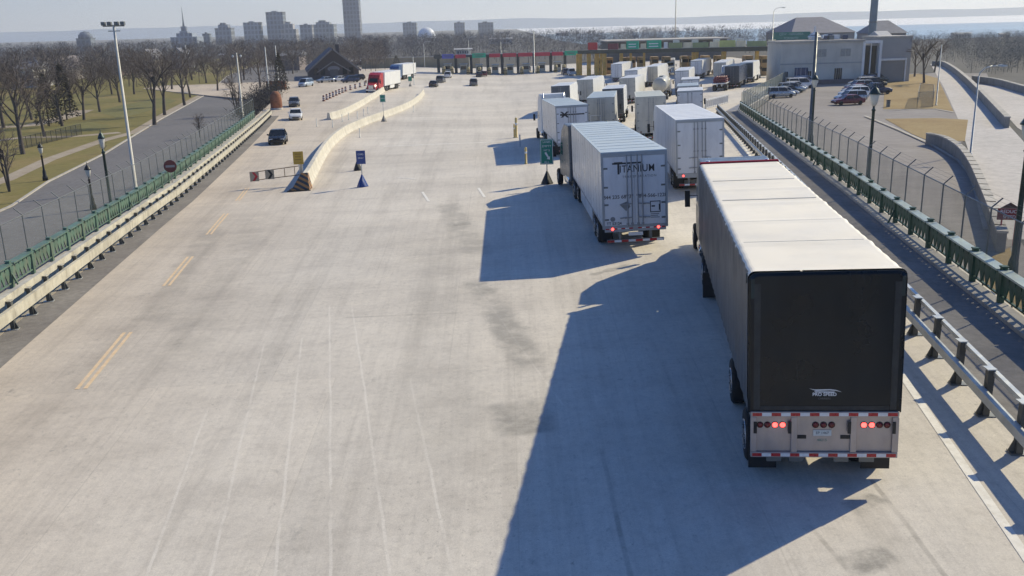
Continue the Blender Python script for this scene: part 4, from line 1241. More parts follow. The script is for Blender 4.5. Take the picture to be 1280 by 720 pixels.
# roof seams, one weld at a time
M_SEAM = paint('roof_seam', (.74, .69, .59), .6, 0, .1, 2)
for y in (2.6, 4.9, 8.0, 11.6):
    mb = MB(); mb.box(-1.17, 1.17, y, y + .03, HB + .0, HB + .013); mb.build('roof_seam', M_SEAM, bt)
mb = MB(); mb.box(-1.3, 1.3, LB - .02, LB + .16, HB - .16, HB + .05); mb.box(-1.28, 1.28, LB, LB + .12, 1.2, HB - .17, 1); mb.build('front_bulkhead', [paint('dark_red_trim', (.26, .02, .04), .85, 0, .2, 2, spec=.1), M_TARPS], bt, .02)
mb = MB()
for s in (-1, 1):
    mb.box(s * 1.27 - .03, s * 1.27 + .03, -.045, -.02, 3.6, 3.95)
    mb.tube((s * 1.325, .3, 3.98), (s * 1.325, .3, 3.8), .03, n=6)
mb.build('corner_strap', paint('dark_strap', (.015, .03, .03), .5, 0, .2, 4), bt)
# deck, rear frame of bare metal
mb = MB(); mb.box(-1.28, 1.28, .02, LB, 1.28, 1.45); mb.box(-.5, -.34, .1, LB - 2, .85, 1.28); mb.box(.34, .5, .1, LB - 2, .85, 1.28)
mb.build('deck', M_GALVD, bt, .01)
mb = MB(); mb.box(-1.28, 1.28, -.02, .02, .68, 1.44)
mb.box(-1.29, 1.29, -.075, .03, 1.37, 1.47); mb.box(-1.29, 1.29, -.075, .03, .58, .68)
for x in (-1.24, -.52, .52, 1.24): mb.box(x - .055, x + .055, -.07, -.021, .682, 1.368)
rf = mb.build('rear_frame', M_ALU, bt, .008)
striped_bar('reflective_strip', rf, -1.26, 1.26, -.0765, 1.39, .06, 15); striped_bar('reflective_strip', rf, -1.26, 1.26, -.0765, .6, .06, 15)
for x, on in ((-1.12, 0), (-.99, 0), (-.855, 1), (-.72, 1), (-.14, 0), (0, 0), (.14, 0), (.70, 1), (.835, 1), (.97, 0), (1.1, 0)):
    tail_lamp(bt, x, 1.2, .05, bool(on), -.025)
mb = MB()
for x in (-.56, -.50, .48, .56): pass
for x in (-1.21, -.6, .44, 1.21): mb.box(x - .03, x + .03, -.085, -.071, 1.05, 1.28)
mb.build('rubber_bumper', M_BLK, bt, .01)
mb = MB(); mb.box(-.18, .14, -.035, -.021, .99, 1.1); mb.build('licence_plate', paint('pale_plate', (.6, .62, .58), .5, 0, .1, 9), bt)
letters('EP 1467', .07, M_LETG, bt, face_back(-.02, -.036, 1.045))
letters('48215', .07, paint('green_stencil', (.05, .2, .17), .5, 0, .1, 5), bt, face_back(-.02, -.022, .9))
mb = MB()
for x in (-.42, .42): mb.box(x - .12, x + .12, -.03, -.021, .93, 1.0)
mb.build('frame_slot', M_BLK, bt)
mb = MB()
for x in (-.85, -.45, .35, .8): mb.box(x - .13, x + .13, .1, .16, .42, .56)
mb.build('underbody_bracket', M_GALVD, bt)
running_gear(bt, 1.15, 4.2)
# white wing mark and small line of text
mb = MB(); y = -.037
def wing(pts): mb.add([(x, y, z) for x, z in pts], [tuple(range(len(pts)))])
wing([(-.27, 1.905), (-.17, 1.885), (.1, 1.89), (.2, 1.875), (.3, 1.835), (.19, 1.86), (.08, 1.868), (-.15, 1.86)])
wing([(-.18, 1.85), (.18, 1.845), (.16, 1.825), (-.16, 1.83)])
mb.build('logo', M_LETW, bt, fix=False)
letters('PRO SPEED', .085, M_LETW, bt, face_back(0, -.037, 1.79), bold=.002); letters('CARRIERS', .05, M_LETG, bt, face_back(.0, -.037, 1.71))
tractor(bt, LB + .9, M_CABGREY, 'sleeper')
on_slope(bt, 5.62, 15.45, -.1455)

# the rest of the queue
t3 = semi('grey box trailer with smooth white roof and twin lock rods, ahead of the black truck', (10.6, 50.9), -.088, rear=M_REARG, side=M_REARG, cab=M_WHITE, brake=True)
mb = MB(); mb.box(.75, 1.08, -.0195, -.0175, 1.42, 1.75); mb.build('warning_placard', paint('tan_placard', (.36, .24, .12), .5, 0, .2, 5), t3)
mb = MB(); mb.box(.25, .5, -.0195, -.0175, 1.4, 1.46); mb.build('small_decal', M_LETT, t3)
tk = semi('grey-blue trailer with a large arrow-like black logo, ahead of the TITANIUM truck', roofpos(716.5, 131.2), .03, rear=M_REARG, side=M_SILV, roof=M_TEALR, turn=.05, topz=4.5)
mb = MB(); y = -.0185
mb.box(-.55, 1.0, -.0195, -.0175, 3.32, 3.42)
for pl in ([(-.95, 3.62), (-.78, 3.62), (-.2, 3.14), (-.4, 3.14)], [(-.42, 3.62), (-.22, 3.62), (-.72, 3.16), (-.92, 3.16)], [(-.95, 3.3), (-.55, 3.3), (-.55, 3.44), (-.95, 3.44)]):
    mb.add([(x, -.0215 + .001 * k, z) for k, (x, z) in zip((0, 0, 0, 0), pl)], [(0, 1, 2, 3)])
mb.build('logo', M_LETT, tk, fix=False)
t8 = semi('trailer with grey-beige rear and a white framed poster on its left door', roofpos(752.5, 121.5), -.13, rear=M_BEIGE, frame=M_BEIGE, side=M_WHITE2, W=2.55, roof=M_TEALR)
mb = MB()
for a in ((-1.0, -.95, 1.3, 2.5), (-.1, -.05, 1.3, 2.5)): mb.box(a[0], a[1], -.0205, -.0175, a[2], a[3])
for z in (1.3, 2.45): mb.box(-.94, -.11, -.0205, -.0175, z, z + .05)
mb.build('poster_frame', M_WHTREF, t8)
semi('white-roofed trailer with dark rear doors and lit right side, mid queue', roofpos(767.5, 110.4), -.15, L=12.6, rear=M_REARD, frame=M_REARD, side=M_WHITE2, W=2.45, detail=1)
semi('trailer with dark blue-grey rear at the left edge of the queue', roofpos(701.5, 107), -.15, L=12.6, rear=M_CABGREY, frame=M_CABGREY, side=M_WHITE2, detail=1)
semi('long white trailer showing its full bright right side, left of centre', roofpos(732, 99.3), -.20, rear=M_BEIGE, frame=M_BEIGE, side=M_WHITE2, detail=1)
semi('white trailer with grey rear behind the long white one', roofpos(785, 97.2), -.23, L=13.6, rear=M_BEIGE, frame=M_BEIGE, side=M_WHITE2, W=2.5, detail=1)
semi('farthest white trailer in line for the middle truck booths', roofpos(789.5, 87.7), -.27, rear=M_REARG, side=M_WHITE2, W=2.5, detail=1)
semi('trailer with yellowish roof and grey-green rear, right of centre in the queue', roofpos(815.5, 120.2), -.125, L=13.6, rear=M_BEIGE, frame=M_BEIGE, side=M_GREY, roof=paint('yellowish_roof', (.66, .66, .55), .5, 0, .1, .8), detail=1)
semi('blue-grey trailer directly ahead of the big white-roofed grey one', roofpos(864, 113, 3.9), -.2, L=8.6, Hh=3.9, rear=M_REARG, side=M_WHITE2, kind='day', detail=1)
semi('low trailer with teal tinted roof in the right lane', roofpos(861, 107, 3.7), -.19, L=9, Hh=3.7, rear=M_REARG, side=M_WHITE2, roof=M_TEALR, kind='day', detail=1)
semi('short trailer half hidden behind the teal-roofed one', roofpos(864, 98.7, 3.8), -.2, L=9, Hh=3.8, rear=M_REARG, side=M_WHITE2, kind='day', detail=1)
semi('tall white trailer with bright side at the head of the right lane', roofpos(853, 88), -.25, rear=M_REARG, side=M_WHITE2, W=2.5, detail=1)
semi('white trailer with olive rear third from the right at the booths', roofpos(900.5, 77.8), -.34, L=13.6, rear=M_BEIGE, frame=M_WHITE, side=M_WHITE2, W=2.6, detail=1)
semi('dark trailer between two olive-backed trailers at the booths', roofpos(916, 82.5), -.34, L=12.6, rear=M_REARD, frame=M_REARD, side=M_CABBLUE, roof=M_CABGREY, cab=M_CABBLUE, detail=1)
semi('rightmost trailer with dark olive rear at the truck booths', roofpos(934, 77.8), -.34, L=13.6, rear=paint('olive_rear', (.10, .11, .095), .5, 0, .2, .7), frame=M_WHITE, side=M_WHITE2, W=2.6, detail=1)

semi('white trailer squeezed between the tank truck and the tall white trailer', roofpos(815, 83), -.3, L=13.6, rear=M_BEIGE, frame=M_BEIGE, side=M_WHITE2, detail=1)
semi('trailer with grey rear already under the dark canopy', roofpos(871, 75.5), -.34, L=13.6, rear=M_REARG, side=M_WHITE2, detail=1)
semi('white trailer at the booth right of the mustard columns', roofpos(771, 80), -.28, L=13.6, rear=M_REARG, side=M_WHITE2, detail=1)

# tanker
tk2 = thing('tanker_truck', 'cream tank truck with rounded dark rear among the box trailers', 'tanker', group='trucks queueing for the booths')
mb = MB(); mb.lathe([(.25, -.12), (.8, .0), (1.15, .16), (1.2, .4), (1.2, 11.6), (1.1, 11.9), (.5, 12.1)], (0, 0, 2.4), 20, axis='y')
mb.build('tank', paint('cream_tank', (.55, .52, .43), .35, .15, .12, .5, (.3, .28, .22, .5)), tk2)
mb = MB()
for y in (1.5, 4, 6.5, 9): mb.lathe([(1.23, 0), (1.23, .1)], (0, y, 2.4), 20, axis='y')
mb.build('tank_band', M_GALV, tk2)
mb = MB(); mb.box(-.3, .3, 4.5, 6.5, 3.58, 3.75); mb.build('walkway', M_GALVD, tk2); mb = MB(); mb.box(-1.1, 1.1, .1, .25, .55, .75); mb.build('rear_bumper', M_GALVD, tk2)
for s in (-1, 1): tail_lamp(tk2, s * .9, .9, on=False, y=.08)
running_gear(tk2, 1.6, 2.9); tractor(tk2, 12.6, M_WHITE, 'day')
p = at(825, 97.5, dz=3.6); on_slope(tk2, p.x, p.y, -.22)

# flatbed with red load
fl = thing('flatbed_truck', 'flatbed truck carrying a long dark red load in the right-hand lane', 'truck', group='trucks queueing for the booths')
mb = MB(); mb.box(-1.28, 1.28, 0, 14, 1.25, 1.42); mb.box(-.5, -.32, .2, 13, .8, 1.25); mb.box(.32, .5, .2, 13, .8, 1.25); mb.build('deck', M_WHITE, fl, .01)
M_LOAD = paint('dark_red_steel', (.22, .035, .045), .5, 0, .25, 1)
for z, k in ((1.6, 6), (1.98, 6), (2.36, 5)):
    for i in range(k):
        mb = MB(); x = -1.0 + i * .4 + (.2 if k == 5 else 0); mb.tube((x, .6, z), (x, 12.6, z), .18, n=10); mb.build('pipe', M_LOAD, fl)
mb = MB(); mb.box(-1.25, 1.25, 13.4, 13.55, 1.42, 2.7); mb.build('headboard', M_GALV, fl, .01)
for s in (-1, 1): tail_lamp(fl, s * 1.0, 1.05, on=False)
running_gear(fl, 1.3, 2.6); tractor(fl, 14.6, M_WHITE, 'sleeper')
p = at(899, 114); on_slope(fl, p.x, p.y, -.33)
# white tractor without trailer ahead of the tanker
bobt = thing('semi_truck', 'white tractor facing the camera among the booths ahead of the tanker', 'truck', group='trucks near the booths')
tractor(bobt, 0, M_WHITE, 'sleeper'); p = at(838, 92); on_slope(bobt, p.x, p.y, pi - .2)

# trucks coming out on the left, facing the camera
def oncoming(label, px, py, yaw, cab, L=13.6, side=M_WHITE2):
    t = thing('semi_truck', label, 'truck', group='oncoming trucks on the left')
    van_trailer(t, L, 4.0, side, M_WHITE2, side, detail=1); tractor(t, L + .75, cab, 'sleeper')
    p = at(px, py); f = Vector((-sin(yaw), cos(yaw))) * (L + 6)
    on_slope(t, p.x - f.x, p.y - f.y, yaw)
    return t
oncoming('red-cabbed truck with white trailer driving towards the camera on the left', 464, 116, pi - .14, M_CABRED)
oncoming('blue-cabbed truck with white trailer behind the red truck on the left', 490, 101, pi - .16, M_CABB2)

# ------------------------------------------------------------------ cars
def car_wheel_mesh():
    mb = MB(); r, w_ = .33, .21
    mb.lathe([(r * .62, -w_ / 2), (r * .92, -w_ / 2), (r, -w_ * .3), (r, w_ * .3), (r * .92, w_ / 2), (r * .62, w_ / 2)], n=16, axis='x')
    mb.lathe([(.05, w_ * .4), (r * .3, w_ * .3), (r * .6, w_ * .38), (r * .63, w_ * .45), (r * .63, -w_ * .4), (.05, -w_ * .4)], n=14, m=1, axis='x')
    return mb.mesh('wheel', [M_RUB, M_RIM])
CARW = car_wheel_mesh()
SHAPES = {  # length, width, belt, roof, cabin base rear/front, roof rear/front, hood height, boot height
    'sedan': (4.7, 1.82, .95, 1.45, .55, 3.45, 1.25, 2.75, .86, .98),
    'suv': (4.7, 1.9, 1.08, 1.72, .08, 3.55, .35, 2.85, 1.0, 1.08),
    'van': (5.1, 1.95, 1.1, 1.9, .06, 4.3, .25, 3.5, 1.0, 1.1),
    'hatch': (4.2, 1.78, .98, 1.5, .08, 3.2, .55, 2.5, .92, .98),
    'pickup': (5.6, 1.95, 1.12, 1.85, 2.0, 4.2, 2.2, 3.6, 1.08, 1.12)}
def car_paint(name, c, metal=.25): return paint('car_' + name, c, .28, metal, .06, .6, (c[0] * .6, c[1] * .6, c[2] * .58, .25))
def make_car(shape, mpaint, label, group=None, cat='car', brake=False):
    L, W, belt, roof, cr0, cf0, rr0, rf0, hh, bh = SHAPES[shape]
    t = thing('pickup_truck' if shape == 'pickup' else 'parked_car' if group and 'parked' in group else 'car', label, cat, group=group)
    hw = W / 2
    st = [(0.0, .42, .38, bh - .16, .80), (.06, .36, .32, bh - .05, .92), (.5, .30, .24, bh, 1), (1.0, .28, .22, max(bh, belt - .02), 1), (L * .5, .28, .22, belt - .02, 1), (cf0, .28, .22, belt - .02, 1), (L - .55, .3, .24, hh - .06, .97), (L - .1, .34, .3, hh - .2, .86), (L, .4, .36, hh - .32, .74)]
    secs = []
    for y, zb, za, zt, k in st:
        w_ = hw * k
        secs.append([(-w_ * .9, y, za), (w_ * .9, y, za), (w_, y, zb + .12), (w_, y, zt - .14), (w_ * .9, y, zt), (-w_ * .9, y, zt), (-w_, y, zt - .14), (-w_, y, zb + .12)])
    mb = MB(); mb.loft(secs, 0, True); body = mb.build('body', mpaint, t, .03)
    # wheel arches as dark recess plates just proud of the flank
    wy = (.82, L - .92)
    mb = MB()
    wb, wt = hw * .91, hw * .74
    g = [[(-wb, cr0, belt - .04), (wb, cr0, belt - .04), (wb, cf0, belt - .04), (-wb, cf0, belt - .04)], [(-wt, rr0, roof - .04), (wt, rr0, roof - .04), (wt, rf0, roof - .04), (-wt, rf0, roof - .04)]]
    mb.loft(g); mb.build('windows', M_GLASS, t, .03)
    mb = MB(); mb.loft([[(-wt - .01, rr0 - .03, roof - .05), (wt + .01, rr0 - .03, roof - .05), (wt + .01, rf0 + .03, roof - .05), (-wt - .01, rf0 + .03, roof - .05)], [(-wt + .1, rr0 + .1, roof + .015), (wt - .1, rr0 + .1, roof + .015), (wt - .1, rf0 - .1, roof + .015), (-wt + .1, rf0 - .1, roof + .015)]])
    def up(x, y, k): # pillar between belt and roof
        return
    for s in (-1, 1):
        for (y0, y1) in ((cr0, rr0), (cf0, rf0), ((cr0 + cf0) / 2 - .1, (rr0 + rf0) / 2)):
            mb.bar((s * (wb + .008), y0, belt - .04), (s * (wt + .012), y1, roof - .05), .07, .07)
    mb.build('roof', mpaint, t)
    if shape == 'pickup':
        mb = MB(); mb.box(-hw * .8, hw * .8, .1, 1.9, belt - .02, belt + .0); mb.build('cargo_bed', M_BLK, t)
    for s in (-1, 1):
        for y in wy:
            o = link('wheel', CARW, t); o.location = (s * (hw - .1), y, .33)
            if s < 0: o.rotation_euler = (0, 0, pi)
        mb = MB(); mb.box(s * hw * .62 - .17, s * hw * .62 + .17, L - .16, L - .05, hh - .34, hh - .2); mb.build('headlight', M_WHTREF, t, .03)
        mb = MB(); mb.box(s * hw * .72 - .13, s * hw * .72 + .13, -.012, .1, bh - .3, bh - .1); mb.build('tail_light', M_LAMPOFF, t, .02)
        mb = MB(); mb.box(s * (hw + .06) - .09, s * (hw + .06) + .09, cf0 - .45, cf0 - .3, belt - .02, belt + .12); mb.build('mirror', mpaint, t, .03)
    mb = MB(); mb.box(-.45, .45, L - .09, L + .004, hh - .52, hh - .36); mb.build('grille', M_BLK, t, .01)
    return t
CP = {'black': car_paint('black', (.02, .022, .025)), 'silver': car_paint('silver', (.42, .44, .45), .5), 'white': car_paint('white', (.70, .70, .69), 0), 'red': car_paint('dark_red', (.17, .035, .045)),
      'grey': car_paint('grey', (.14, .15, .16), .4), 'blue': car_paint('navy', (.03, .045, .09)), 'paleblue': car_paint('pale_blue', (.45, .52, .60), .1), 'lilac': car_paint('lilac_silver', (.46, .44, .52), .4), 'green': car_paint('dark_green_grey', (.06, .08, .08), .3)}
def put_deck(t, px, py, yaw, centre=True):
    p = at(px, py); L = 2.3 if centre else 0
    on_slope(t, p.x + sin(yaw) * L, p.y - cos(yaw) * L, yaw, span=4)
def put_flat(t, px, py, z, yaw):
    p = at(px, py, zf=z); t.location = (p.x + sin(yaw) * 2.3, p.y - cos(yaw) * 2.3, z + .03); t.rotation_euler = (0, 0, yaw)
c = make_car('sedan', CP['black'], 'black car driving towards the camera beside the left guard rail', 'oncoming cars on the left road'); put_deck(c, 348, 179, pi + .17)
c = make_car('sedan', CP['white'], 'pale silver car behind the black one on the left road', 'oncoming cars on the left road'); put_deck(c, 370, 149, pi + .2)
c = make_car('hatch', CP['grey'], 'grey car half faded in front of the brick pillar', 'oncoming cars on the left road'); put_deck(c, 368, 133, pi + .2)
c = make_car('van', CP['paleblue'], 'pale blue van leaving the plaza before the gabled house', 'cars left of the traffic drums'); put_deck(c, 383, 108, pi - .25)
for px, py, sh, cp_, lab in ((407, 103, 'sedan', 'silver', 'silver car parked before the dark gabled house'), (424, 102, 'sedan', 'white', 'white car parked right of the silver one by the house'), (438, 103, 'suv', 'blue', 'dark blue car parked before the house, nearest to the red truck'), (446, 100, 'hatch', 'black', 'black car at the right corner of the gabled house')):
    c = make_car(sh, CP[cp_], lab, 'cars parked in front of the house'); put_deck(c, px, py, pi - .9)
for px, py, sh, cp_, yw, lab, gp in ((507, 91, 'suv', 'white', pi - .15, 'white car behind the blue truck on the left', 'cars near the car booths'), (542, 108.5, 'sedan', 'black', -.05, 'black car stopped at the end of the curved barrier, left of two', 'cars near the car booths'), (551, 103, 'suv', 'grey', -.1, 'dark grey car ahead of the black one at the barrier end', 'cars near the car booths'),
                          (592, 107, 'suv', 'grey', .0, 'single grey car alone on the open plaza before the green booth sign', 'cars near the car booths'), (599, 96, 'sedan', 'black', 0, 'black car waiting at the booth under the green sign', 'cars near the car booths'), (605, 95, 'hatch', 'red', 0, 'dark red car waiting beside the black one at the booths', 'cars near the car booths'),
                          (715, 94, 'pickup', 'paleblue', .1, 'pale blue pickup next to the first mustard columns', 'cars near the car booths'), (707, 93, 'suv', 'blue', .1, 'dark blue car left of the pale blue pickup', 'cars near the car booths'), (660, 89, 'suv', 'silver', 0, 'silver car standing under the red booth canopy', 'cars near the car booths'), (560, 97, 'suv', 'white', 0, 'white car under the blue booth sign', 'cars near the car booths')):
    c = make_car(sh, CP[cp_], lab, gp); put_deck(c, px, py, yw)
# car park rows
rows_ = (('left', 'parked cars packed in the left row of the car park', -pi / 2 + .12, [(980.5, 119.6, 'sedan', 'white'), (989, 115.8, 'suv', 'silver'), (995.5, 112.2, 'hatch', 'white'), (1001, 109, 'suv', 'silver'), (1006, 106.2, 'suv', 'white')]),
         ('right', 'parked cars packed in the right row of the car park', pi / 2 + .1, [(1063, 127.5, 'suv', 'silver'), (1067, 122, 'suv', 'white'), (1070, 117.2, 'sedan', 'white'), (1073, 112.8, 'suv', 'silver'), (1077, 108.4, 'suv', 'white'), (1081, 104.4, 'hatch', 'lilac'), (1086, 100.6, 'suv', 'white')]))
for sd_, gp_, yw_, lst_ in rows_:
    for px, py, sh, cp_ in lst_:
        c = make_car(sh, CP[cp_], 'pale car tucked between its neighbours in the %s row of the car park' % sd_, gp_); put_flat(c, px, py, RZ, yw_)
for px, py, sh, cp_, lab in ((975, 122, 'suv', 'silver', 'silver estate car nearest in the left row of the car park'), (985, 117.5, 'sedan', 'green', 'second car of the left row, dark grey-green'), (992, 114, 'sedan', 'silver', 'third car of the left row, silver'), (998, 110.5, 'van', 'white', 'white van in the middle of the left row'), (1003, 107.5, 'suv', 'lilac', 'lilac silver car behind the white van'), (1008, 105, 'suv', 'white', 'white car last but one in the left row'), (1012, 102.5, 'suv', 'lilac', 'last car of the left row by the office building')):
    c = make_car(sh, CP[cp_], lab, 'parked cars in the left row'); put_flat(c, px, py, RZ, -pi / 2 + .12)
for px, py, sh, cp_, lab in ((1060, 131, 'sedan', 'red', 'dark red car nearest in the right row of the car park'), (1066, 124.5, 'sedan', 'white', 'white car beside the nearest dark red one'), (1068, 119.5, 'hatch', 'silver', 'silver car third in the right row'), (1071, 115, 'sedan', 'red', 'second dark red car farther in the right row'), (1074, 110.5, 'sedan', 'grey', 'grey car behind the second dark red one'), (1079, 106.5, 'hatch', 'white', 'white car near the far end of the right row'), (1083, 102.5, 'sedan', 'silver', 'silver car last in the right row')):
    c = make_car(sh, CP[cp_], lab, 'parked cars in the right row'); put_flat(c, px, py, RZ, pi / 2 + .1)
for px, py, sh, cp_, lab in ((1089, 118, 'pickup', 'blue', 'navy pickup nose to nose with the right row'), (1091, 109, 'suv', 'black', 'black car beyond the navy pickup'), (1094, 103, 'suv', 'green', 'dark green car beyond the black one'), (1097, 98.5, 'suv', 'grey', 'grey car nearest the garage doors')):
    c = make_car(sh, CP[cp_], lab, 'parked cars behind the right row'); put_flat(c, px, py, RZ, -pi / 2 + .1)
# ------------------------------------------------------------------ booths and canopies
M_BOOTH = paint('cream_booth', (.66, .58, .43), .6, 0, .12, .8, (.3, .26, .18, .4))
M_DKCOL = paint('dark_column', (.045, .055, .06), .5, .1, .2, 1)
M_CANR = paint('red_canopy_panel', (.52, .035, .07), .5, 0, .15, .8)
M_CANG = paint('green_canopy_sign', (.02, .42, .24), .45, 0, .12, .8)
M_CANB = paint('blue_canopy_sign', (.12, .13, .48), .45, 0, .12, .8)
M_CANK = paint('dark_canopy_panel', (.05, .06, .065), .5, 0, .15, .8)
def booth_line(label, p0, p1, n, cols_m, hz, kind):
    pass
y_c = at(628, 93).y                                # the row of car booths stands square across the plaza
def bx(px): return at_dist(px, 93, y_c).x
zc_ = G(bx(628), y_c)
root = thing('booth_canopy', 'low canopy with red, green and blue sign panels over the passenger car booths', 'canopy', (bx(628), y_c, zc_))
hC = rise(Vector((bx(628), y_c, zc_)), 66.5)
x0, x1 = bx(543) - bx(628), bx(724) - bx(628)
mb = MB(); mb.box(x0, x1, .2, 9, hC - .9, hC - .25); mb.build('canopy_roof', M_CANK, root, .05)
for a, b_, m_ in ((544, 552, M_CANK), (553.5, 568, M_CANB), (570, 583, M_CANR), (591, 608, M_CANG), (612, 626, M_CANR), (629, 646, M_CANR), (648, 666, M_CANR), (669, 688, M_CANR), (690, 704, M_CANR), (706, 722, M_CANG)):
    mb = MB(); mb.box(bx(a) - bx(628), bx(b_) - bx(628), -.12, .12, hC - 1.15, hC + (.15 if m_ is not M_CANR else -.05)); sgn = mb.build('sign_panel', m_, root, .03)
    mb = MB(); wd = bx(b_) - bx(a); xc = (bx(a) + bx(b_)) / 2 - bx(628)
    if m_ in (M_CANG, M_CANB):
        mb.box(xc - wd * .35, xc + wd * .35, -.135, -.125, hC - .3, hC - .15); mb.box(xc - wd * .28, xc + wd * .28, -.135, -.125, hC - .75, hC - .55)
        mb.build('sign_lettering', M_LETG, sgn)
cols = (548, 570, 589, 610, 628, 648, 668, 689, 707)
for px in cols:
    mb = MB(); x = bx(px) - bx(628); mb.box(x - .42, x + .42, 2, 3, 0, hC - .25); mb.build('column', M_DKCOL, root, .03)
boothp = None
for i, px in enumerate((559, 579, 599, 619, 638, 658, 678, 698)):
    b_ = Vector((bx(px), y_c + 4, G(bx(px), y_c + 4)))
    if boothp is None:
        boothp = thing('inspection_booth', 'cream passenger car inspection booth under the coloured canopy', 'booth', b_, 0, 'cream inspection booths under the coloured canopy')
        mb = MB(); mb.box(-1.0, 1.0, -1.5, 1.5, 0, 1.1); mb.box(-1.0, 1.0, -1.5, 1.5, 2.1, 2.6)
        for s in (-1, 1):
            for y in (-1.4, 1.4): mb.box(s * .9 - .1, s * .9 + .1, y - .1, y + .1, 1.1, 2.1)
        mb.build('booth_body', M_BOOTH, boothp); mb = MB(); mb.box(-.9, .9, -1.4, 1.4, 1.1, 2.1); mb.build('window', M_GLASS, boothp)
        mb = MB(); mb.box(-1.2, 1.2, -1.8, 1.8, 2.6, 2.8); mb.build('roof', M_GREY, boothp, .03)
        mb = MB(); mb.box(-1.3, 1.3, -4.5, 3, .0, .18); mb.build('island_kerb', M_CONC, boothp, .03)
    else:
        c = copy_tree(boothp); c.location = b_
yb = None
for i, px in enumerate((556, 566, 586, 600, 612, 632, 652, 672, 694, 704)):
    b_ = Vector((bx(px), y_c - 4, G(bx(px), y_c - 4)))
    if yb is None:
        yb = thing('guard_column', 'squat yellow guard column in front of the car booths', 'bollard', b_, 0, 'yellow guard columns before the car booths')
        mb = MB(); mb.lathe([(.55, 0), (.55, 1.9), (.4, 2.2)], n=10); mb.build('column', paint('pale_mustard_column', (.42, .34, .17), .6, 0, .2, 1), yb)
        mb = MB(); mb.lathe([(.56, .5), (.56, .7)], n=10); mb.lathe([(.56, 1.2), (.56, 1.4)], n=10); mb.build('black_band', M_BLK, yb)
    else:
        c = copy_tree(yb); c.location = b_

# truck booths: long dark beam on mustard columns
A = at(722, 97); B = at(968, 97.5)
A = at_dist(722, 97, 262); B = at_dist(968, 97, 212)
zA = G(A.x, A.y); zB = G(B.x, B.y)
pA = Vector((A.x, A.y, zA)); pB = Vector((B.x, B.y, zB))
hA = rise(pA, 68); hB = rise(pB, 64)
root = thing('booth_canopy', 'long dark beam canopy with green and beige sign panels over the truck booths', 'canopy', pA)
d = pB + Vector((0, 0, hB)) - pA - Vector((0, 0, hA)); u = Vector((d.x, d.y, 0)).normalized(); nrm = Vector((-u.y, u.x, 0))
def onb(t_, z=0): return Vector((0, 0, hA)) + d * t_ + Vector((0, 0, z))
mb = MB(); mb.bar(onb(0, .55) + nrm * 3, onb(1, .55) + nrm * 3, 6, .9); mb.build('beam', paint('dark_olive_beam', (.07, .075, .055), .6, 0, .2, .6), root, .05)
mb = MB(); mb.bar(onb(0, 1.06) + nrm * 3, onb(1, 1.06) + nrm * 3, 6.4, .1); mb.build('roof', M_CONCD, root)
M_BEIP = paint('beige_panel', (.70, .62, .42), .6, 0, .15, .6); M_OLIVE = paint('olive_panel', (.26, .31, .15), .6, 0, .15, .6)
def tpx(px): return (px - 722) / (968 - 722)
for a, b_, m_, hh in ((738, 751, M_RED, 1.9), (767, 781, paint('maroon_panel', (.2, .04, .05), .5, 0, .2, 1), 1.5), (785, 791, M_BEIP, 1.3), (793, 809, M_CANG, 2.0), (812, 818, M_BEIP, 1.3), (820, 838, M_CANG, 2.0), (842, 846, M_WHITE, 1.5), (848, 864, M_OLIVE, 1.3), (866, 875, M_BEIP, 1.3), (877, 895, M_OLIVE, 1.2), (897, 907, M_BEIP, 1.3), (908, 925, paint('pale_olive_panel', (.50, .52, .18), .6, 0, .15, .6), 1.5), (927, 936, M_BEIP, 1.3), (938, 958, M_OLIVE, 1.2), (960, 967, M_BEIP, 1.4)):
    mb = MB(); mb.bar(onb(tpx(a), 1.12 + hh / 2) + nrm * .1, onb(tpx(b_), 1.12 + hh / 2) + nrm * .1, .3, hh); sgn = mb.build('sign_panel', m_, root, .03)
    if m_ is M_CANG:
        mb = MB()
        for zz in (.55, 1.2): mb.bar(onb(tpx(a + 3), 1.12 + zz) - nrm * .056, onb(tpx(b_ - 3), 1.12 + zz) - nrm * .056, .01, .22)
        mb.build('sign_lettering', M_LETW, sgn)
for px in (860, 883, 908, 934):
    mb = MB(); c0 = onb(tpx(px), 0); mb.box(c0.x - .7, c0.x + .7, c0.y + 2.5, c0.y + 3.9, c0.z + 1.1, c0.z + 2.9); mb.build('roof_unit', M_GALV, root, .05)
for px, wd in ((724, 1.6), (727.5, 1.0), (740, 1.5), (752, 1.6), (758, .8), (763, 1.4), (787, 1.1), (800, .7), (818, .6), (880, 1.0), (884, 1.0), (915, 1.3), (951, 1.0), (968, .5)):
    c0 = onb(tpx(px), 0); zg = G(c0.x + pA.x, c0.y + pA.y) - pA.z
    mb = MB(); wd *= .72; mb.box(c0.x - wd / 2, c0.x + wd / 2, c0.y + 1.2, c0.y + 2.2, zg, c0.z + .09); mb.build('column', M_MUSTARD if px < 960 else M_DKCOL, root, .04)
bp2 = None
